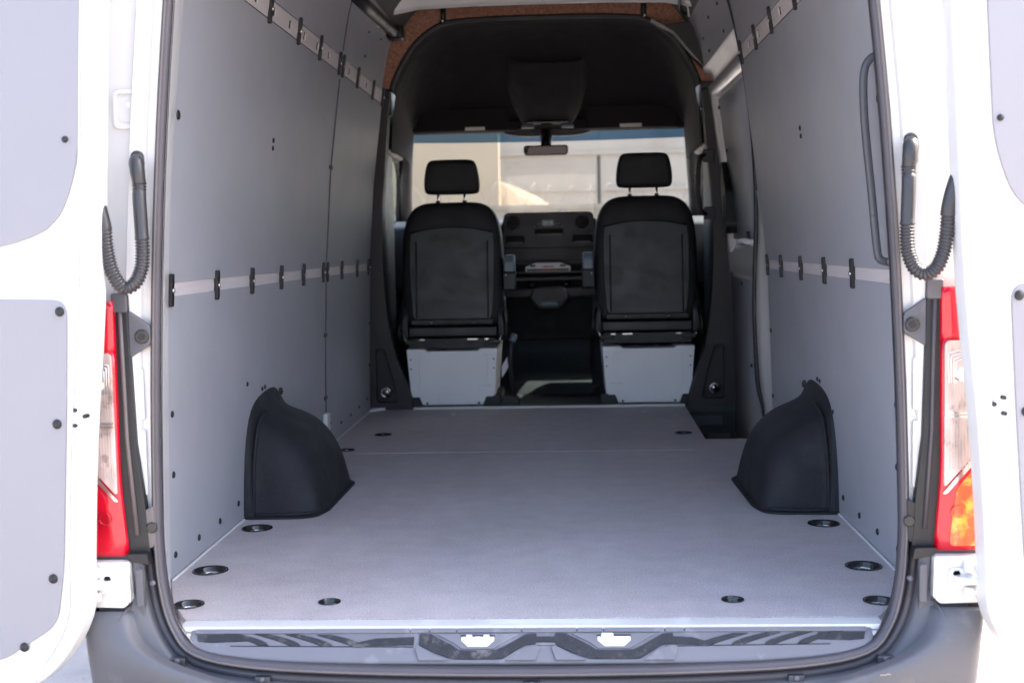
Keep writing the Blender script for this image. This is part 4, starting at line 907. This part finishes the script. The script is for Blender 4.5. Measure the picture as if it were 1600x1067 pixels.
# ------------------------------------------------------------------ what stands in front of the van, seen through the windscreen
cm = mat('pale_concrete', (.275, .26, .235), .85, var=.10, vscale=.6, dirt=(.22, .19, .155), dscale=.5, dlo=.5, dhi=.75)
ym = mat('yellowish_render', (.295, .24, .165), .85, var=.08, vscale=.8, dirt=(.27, .22, .16), dscale=.6, dlo=.5, dhi=.8)
sm_ = mat('dirty_low_wall', (.165, .15, .12), .9, var=.3, vscale=1.6, dirt=(.09, .085, .08), dscale=1.5, dlo=.55, dhi=.66)
bld = empty('warehouse', loc=(-1.22, 24.5, GZ)); bld.rotation_euler = (0, 0, rad(5)); tag(bld, 'yellowish plain warehouse wall seen through the windscreen above the driver seat', 'building')
MB().box(-9, 0, 0, 8, 0, 5.4).build('wall', ym, bld, bevel=.03)
MB().box(-9.1, .1, -.12, 8, 5.4, 5.6).build('roof_edge', cm, bld)
b2 = empty('concrete_building', loc=(4, 34, GZ)); tag(b2, 'pale grey concrete building seen through the windscreen behind the razor wire', 'building')
MB().box(-9, 6, 0, 8, 0, 4.75).build('wall', cm, b2, bevel=.03)
for k in range(2): MB().box(-9, 6, -.06, 0, 2.9+k*1.0, 2.98+k*1.0).build('ledge', cm, b2)
lw = empty('boundary_wall', loc=(0, 22, GZ)); tag(lw, 'low stained boundary wall below the razor wire seen through the windscreen', 'wall')
MB().box(-8, 8, 0, .25, 0, 2.08).build('wall_face', sm_, lw)
MB().box(-8, 8, -.04, .29, 2.08, 2.16).build('coping', sm_, lw)
rw = random.Random(11)
for k in range(9):
    x = -3.0+.78*k+rw.uniform(-.2, .2)
    MB().tube([(x, -.03, 1.7), (x+rw.uniform(-.1, .1), -.03, 2.05)], rw.uniform(.02, .05), 6).build('stain_pipe', M_['print'], lw)
fw = empty('razor_wire_fence', loc=(0, 22.1, GZ+2.16)); tag(fw, 'coiled razor wire on a dark post standing on the low stained wall', 'fence')
MB().tube([(.70, 0, 0), (.70, 0, .86)], .035, 8).build('post', 'black', fw)
MB().tube([(-2.2, 0, 0), (-2.2, 0, .55)], .02, 8).build('post', 'black', fw)
co = []
for k in range(560):
    a = k*.26; co.append((-4+k*.0145+.05*math.sin(k*.11), .28*math.sin(a), .20+(.17+.05*math.sin(k*.037))*math.cos(a)))
MB().tube(co, .0032, 4).build('wire_coil', 'print', fw)
sp_ = MB(); rings = []
for i in range(15):
    r = 3.3*(1-(i/14))**.72+.01; z = 2.95*(i/14)
    rings.append([(-1.6+r*1.2*math.cos(2*math.pi*k/28)*(1+.06*math.sin(3*k+i)), 28.5+r*.8*math.sin(2*math.pi*k/28), GZ+z+.05*math.sin(k*2.1+i)) for k in range(28)])
sp_.loft(rings, cu=True, cap=True)
sh_ = sp_.build('sand_heap', mat('sand', (.085, .065, .043), .95, var=.15, vscale=2, bump=1, bscale=20), smooth=True)
tag(sh_, 'tan heap of sand between the yellowish warehouse and the concrete building', 'sand heap')
# dark hedge on the ridge at the top right, seen as a sliver
hd = MB(); rh = random.Random(5)
for k in range(1500):
    c = Vector((9.3+rh.gauss(0, 1.5), 36+rh.gauss(0, .8), GZ+5.1+rh.gauss(0, .30))); a = Vector((rh.gauss(0, 1), rh.gauss(0, 1), rh.gauss(0, 1))).normalized()*.16; b_ = a.orthogonal()*.9
    hd.add([c-a, c+b_, c+a, c-b_], [(0, 1, 2, 3)])
tr_ = empty('bushy_tree', loc=(9.3, 36, GZ)); tag(tr_, 'dark green bushy crown showing over the concrete building', 'tree')
o = hd.build('crown', mat('dark_leaves', (.05, .085, .03), .7, var=.4), tr_); o.location = (-9.3, -36, -GZ)
MB().tube([(0, 0, 0), (.1, 0, 2.5), (0, .1, 4.9)], [.22, .16, .08], 8).build('trunk', 'wood', tr_)
# dry stalks caught on the bumper
rs = random.Random(9)
for i, (x, y, z) in enumerate(((.70, 2.372, -.070), (.655, 2.368, -.088))):
    p0 = Vector((x, y, z)); pt = [p0+Vector((k*.005, -.001-.0005*k, (.0015, .003, .0025, .005, .004)[k])) for k in range(5)]
    o = MB().tube(pt, .0009, 5).build('dry_stalk', 'wood')
    tag(o, ['dry straw stalk on the dark bumper below the right tail light, the outer one', 'dry straw stalk on the dark bumper below the right tail light, the inner one'][i], 'stalk', 'dry stalks caught on the bumper')
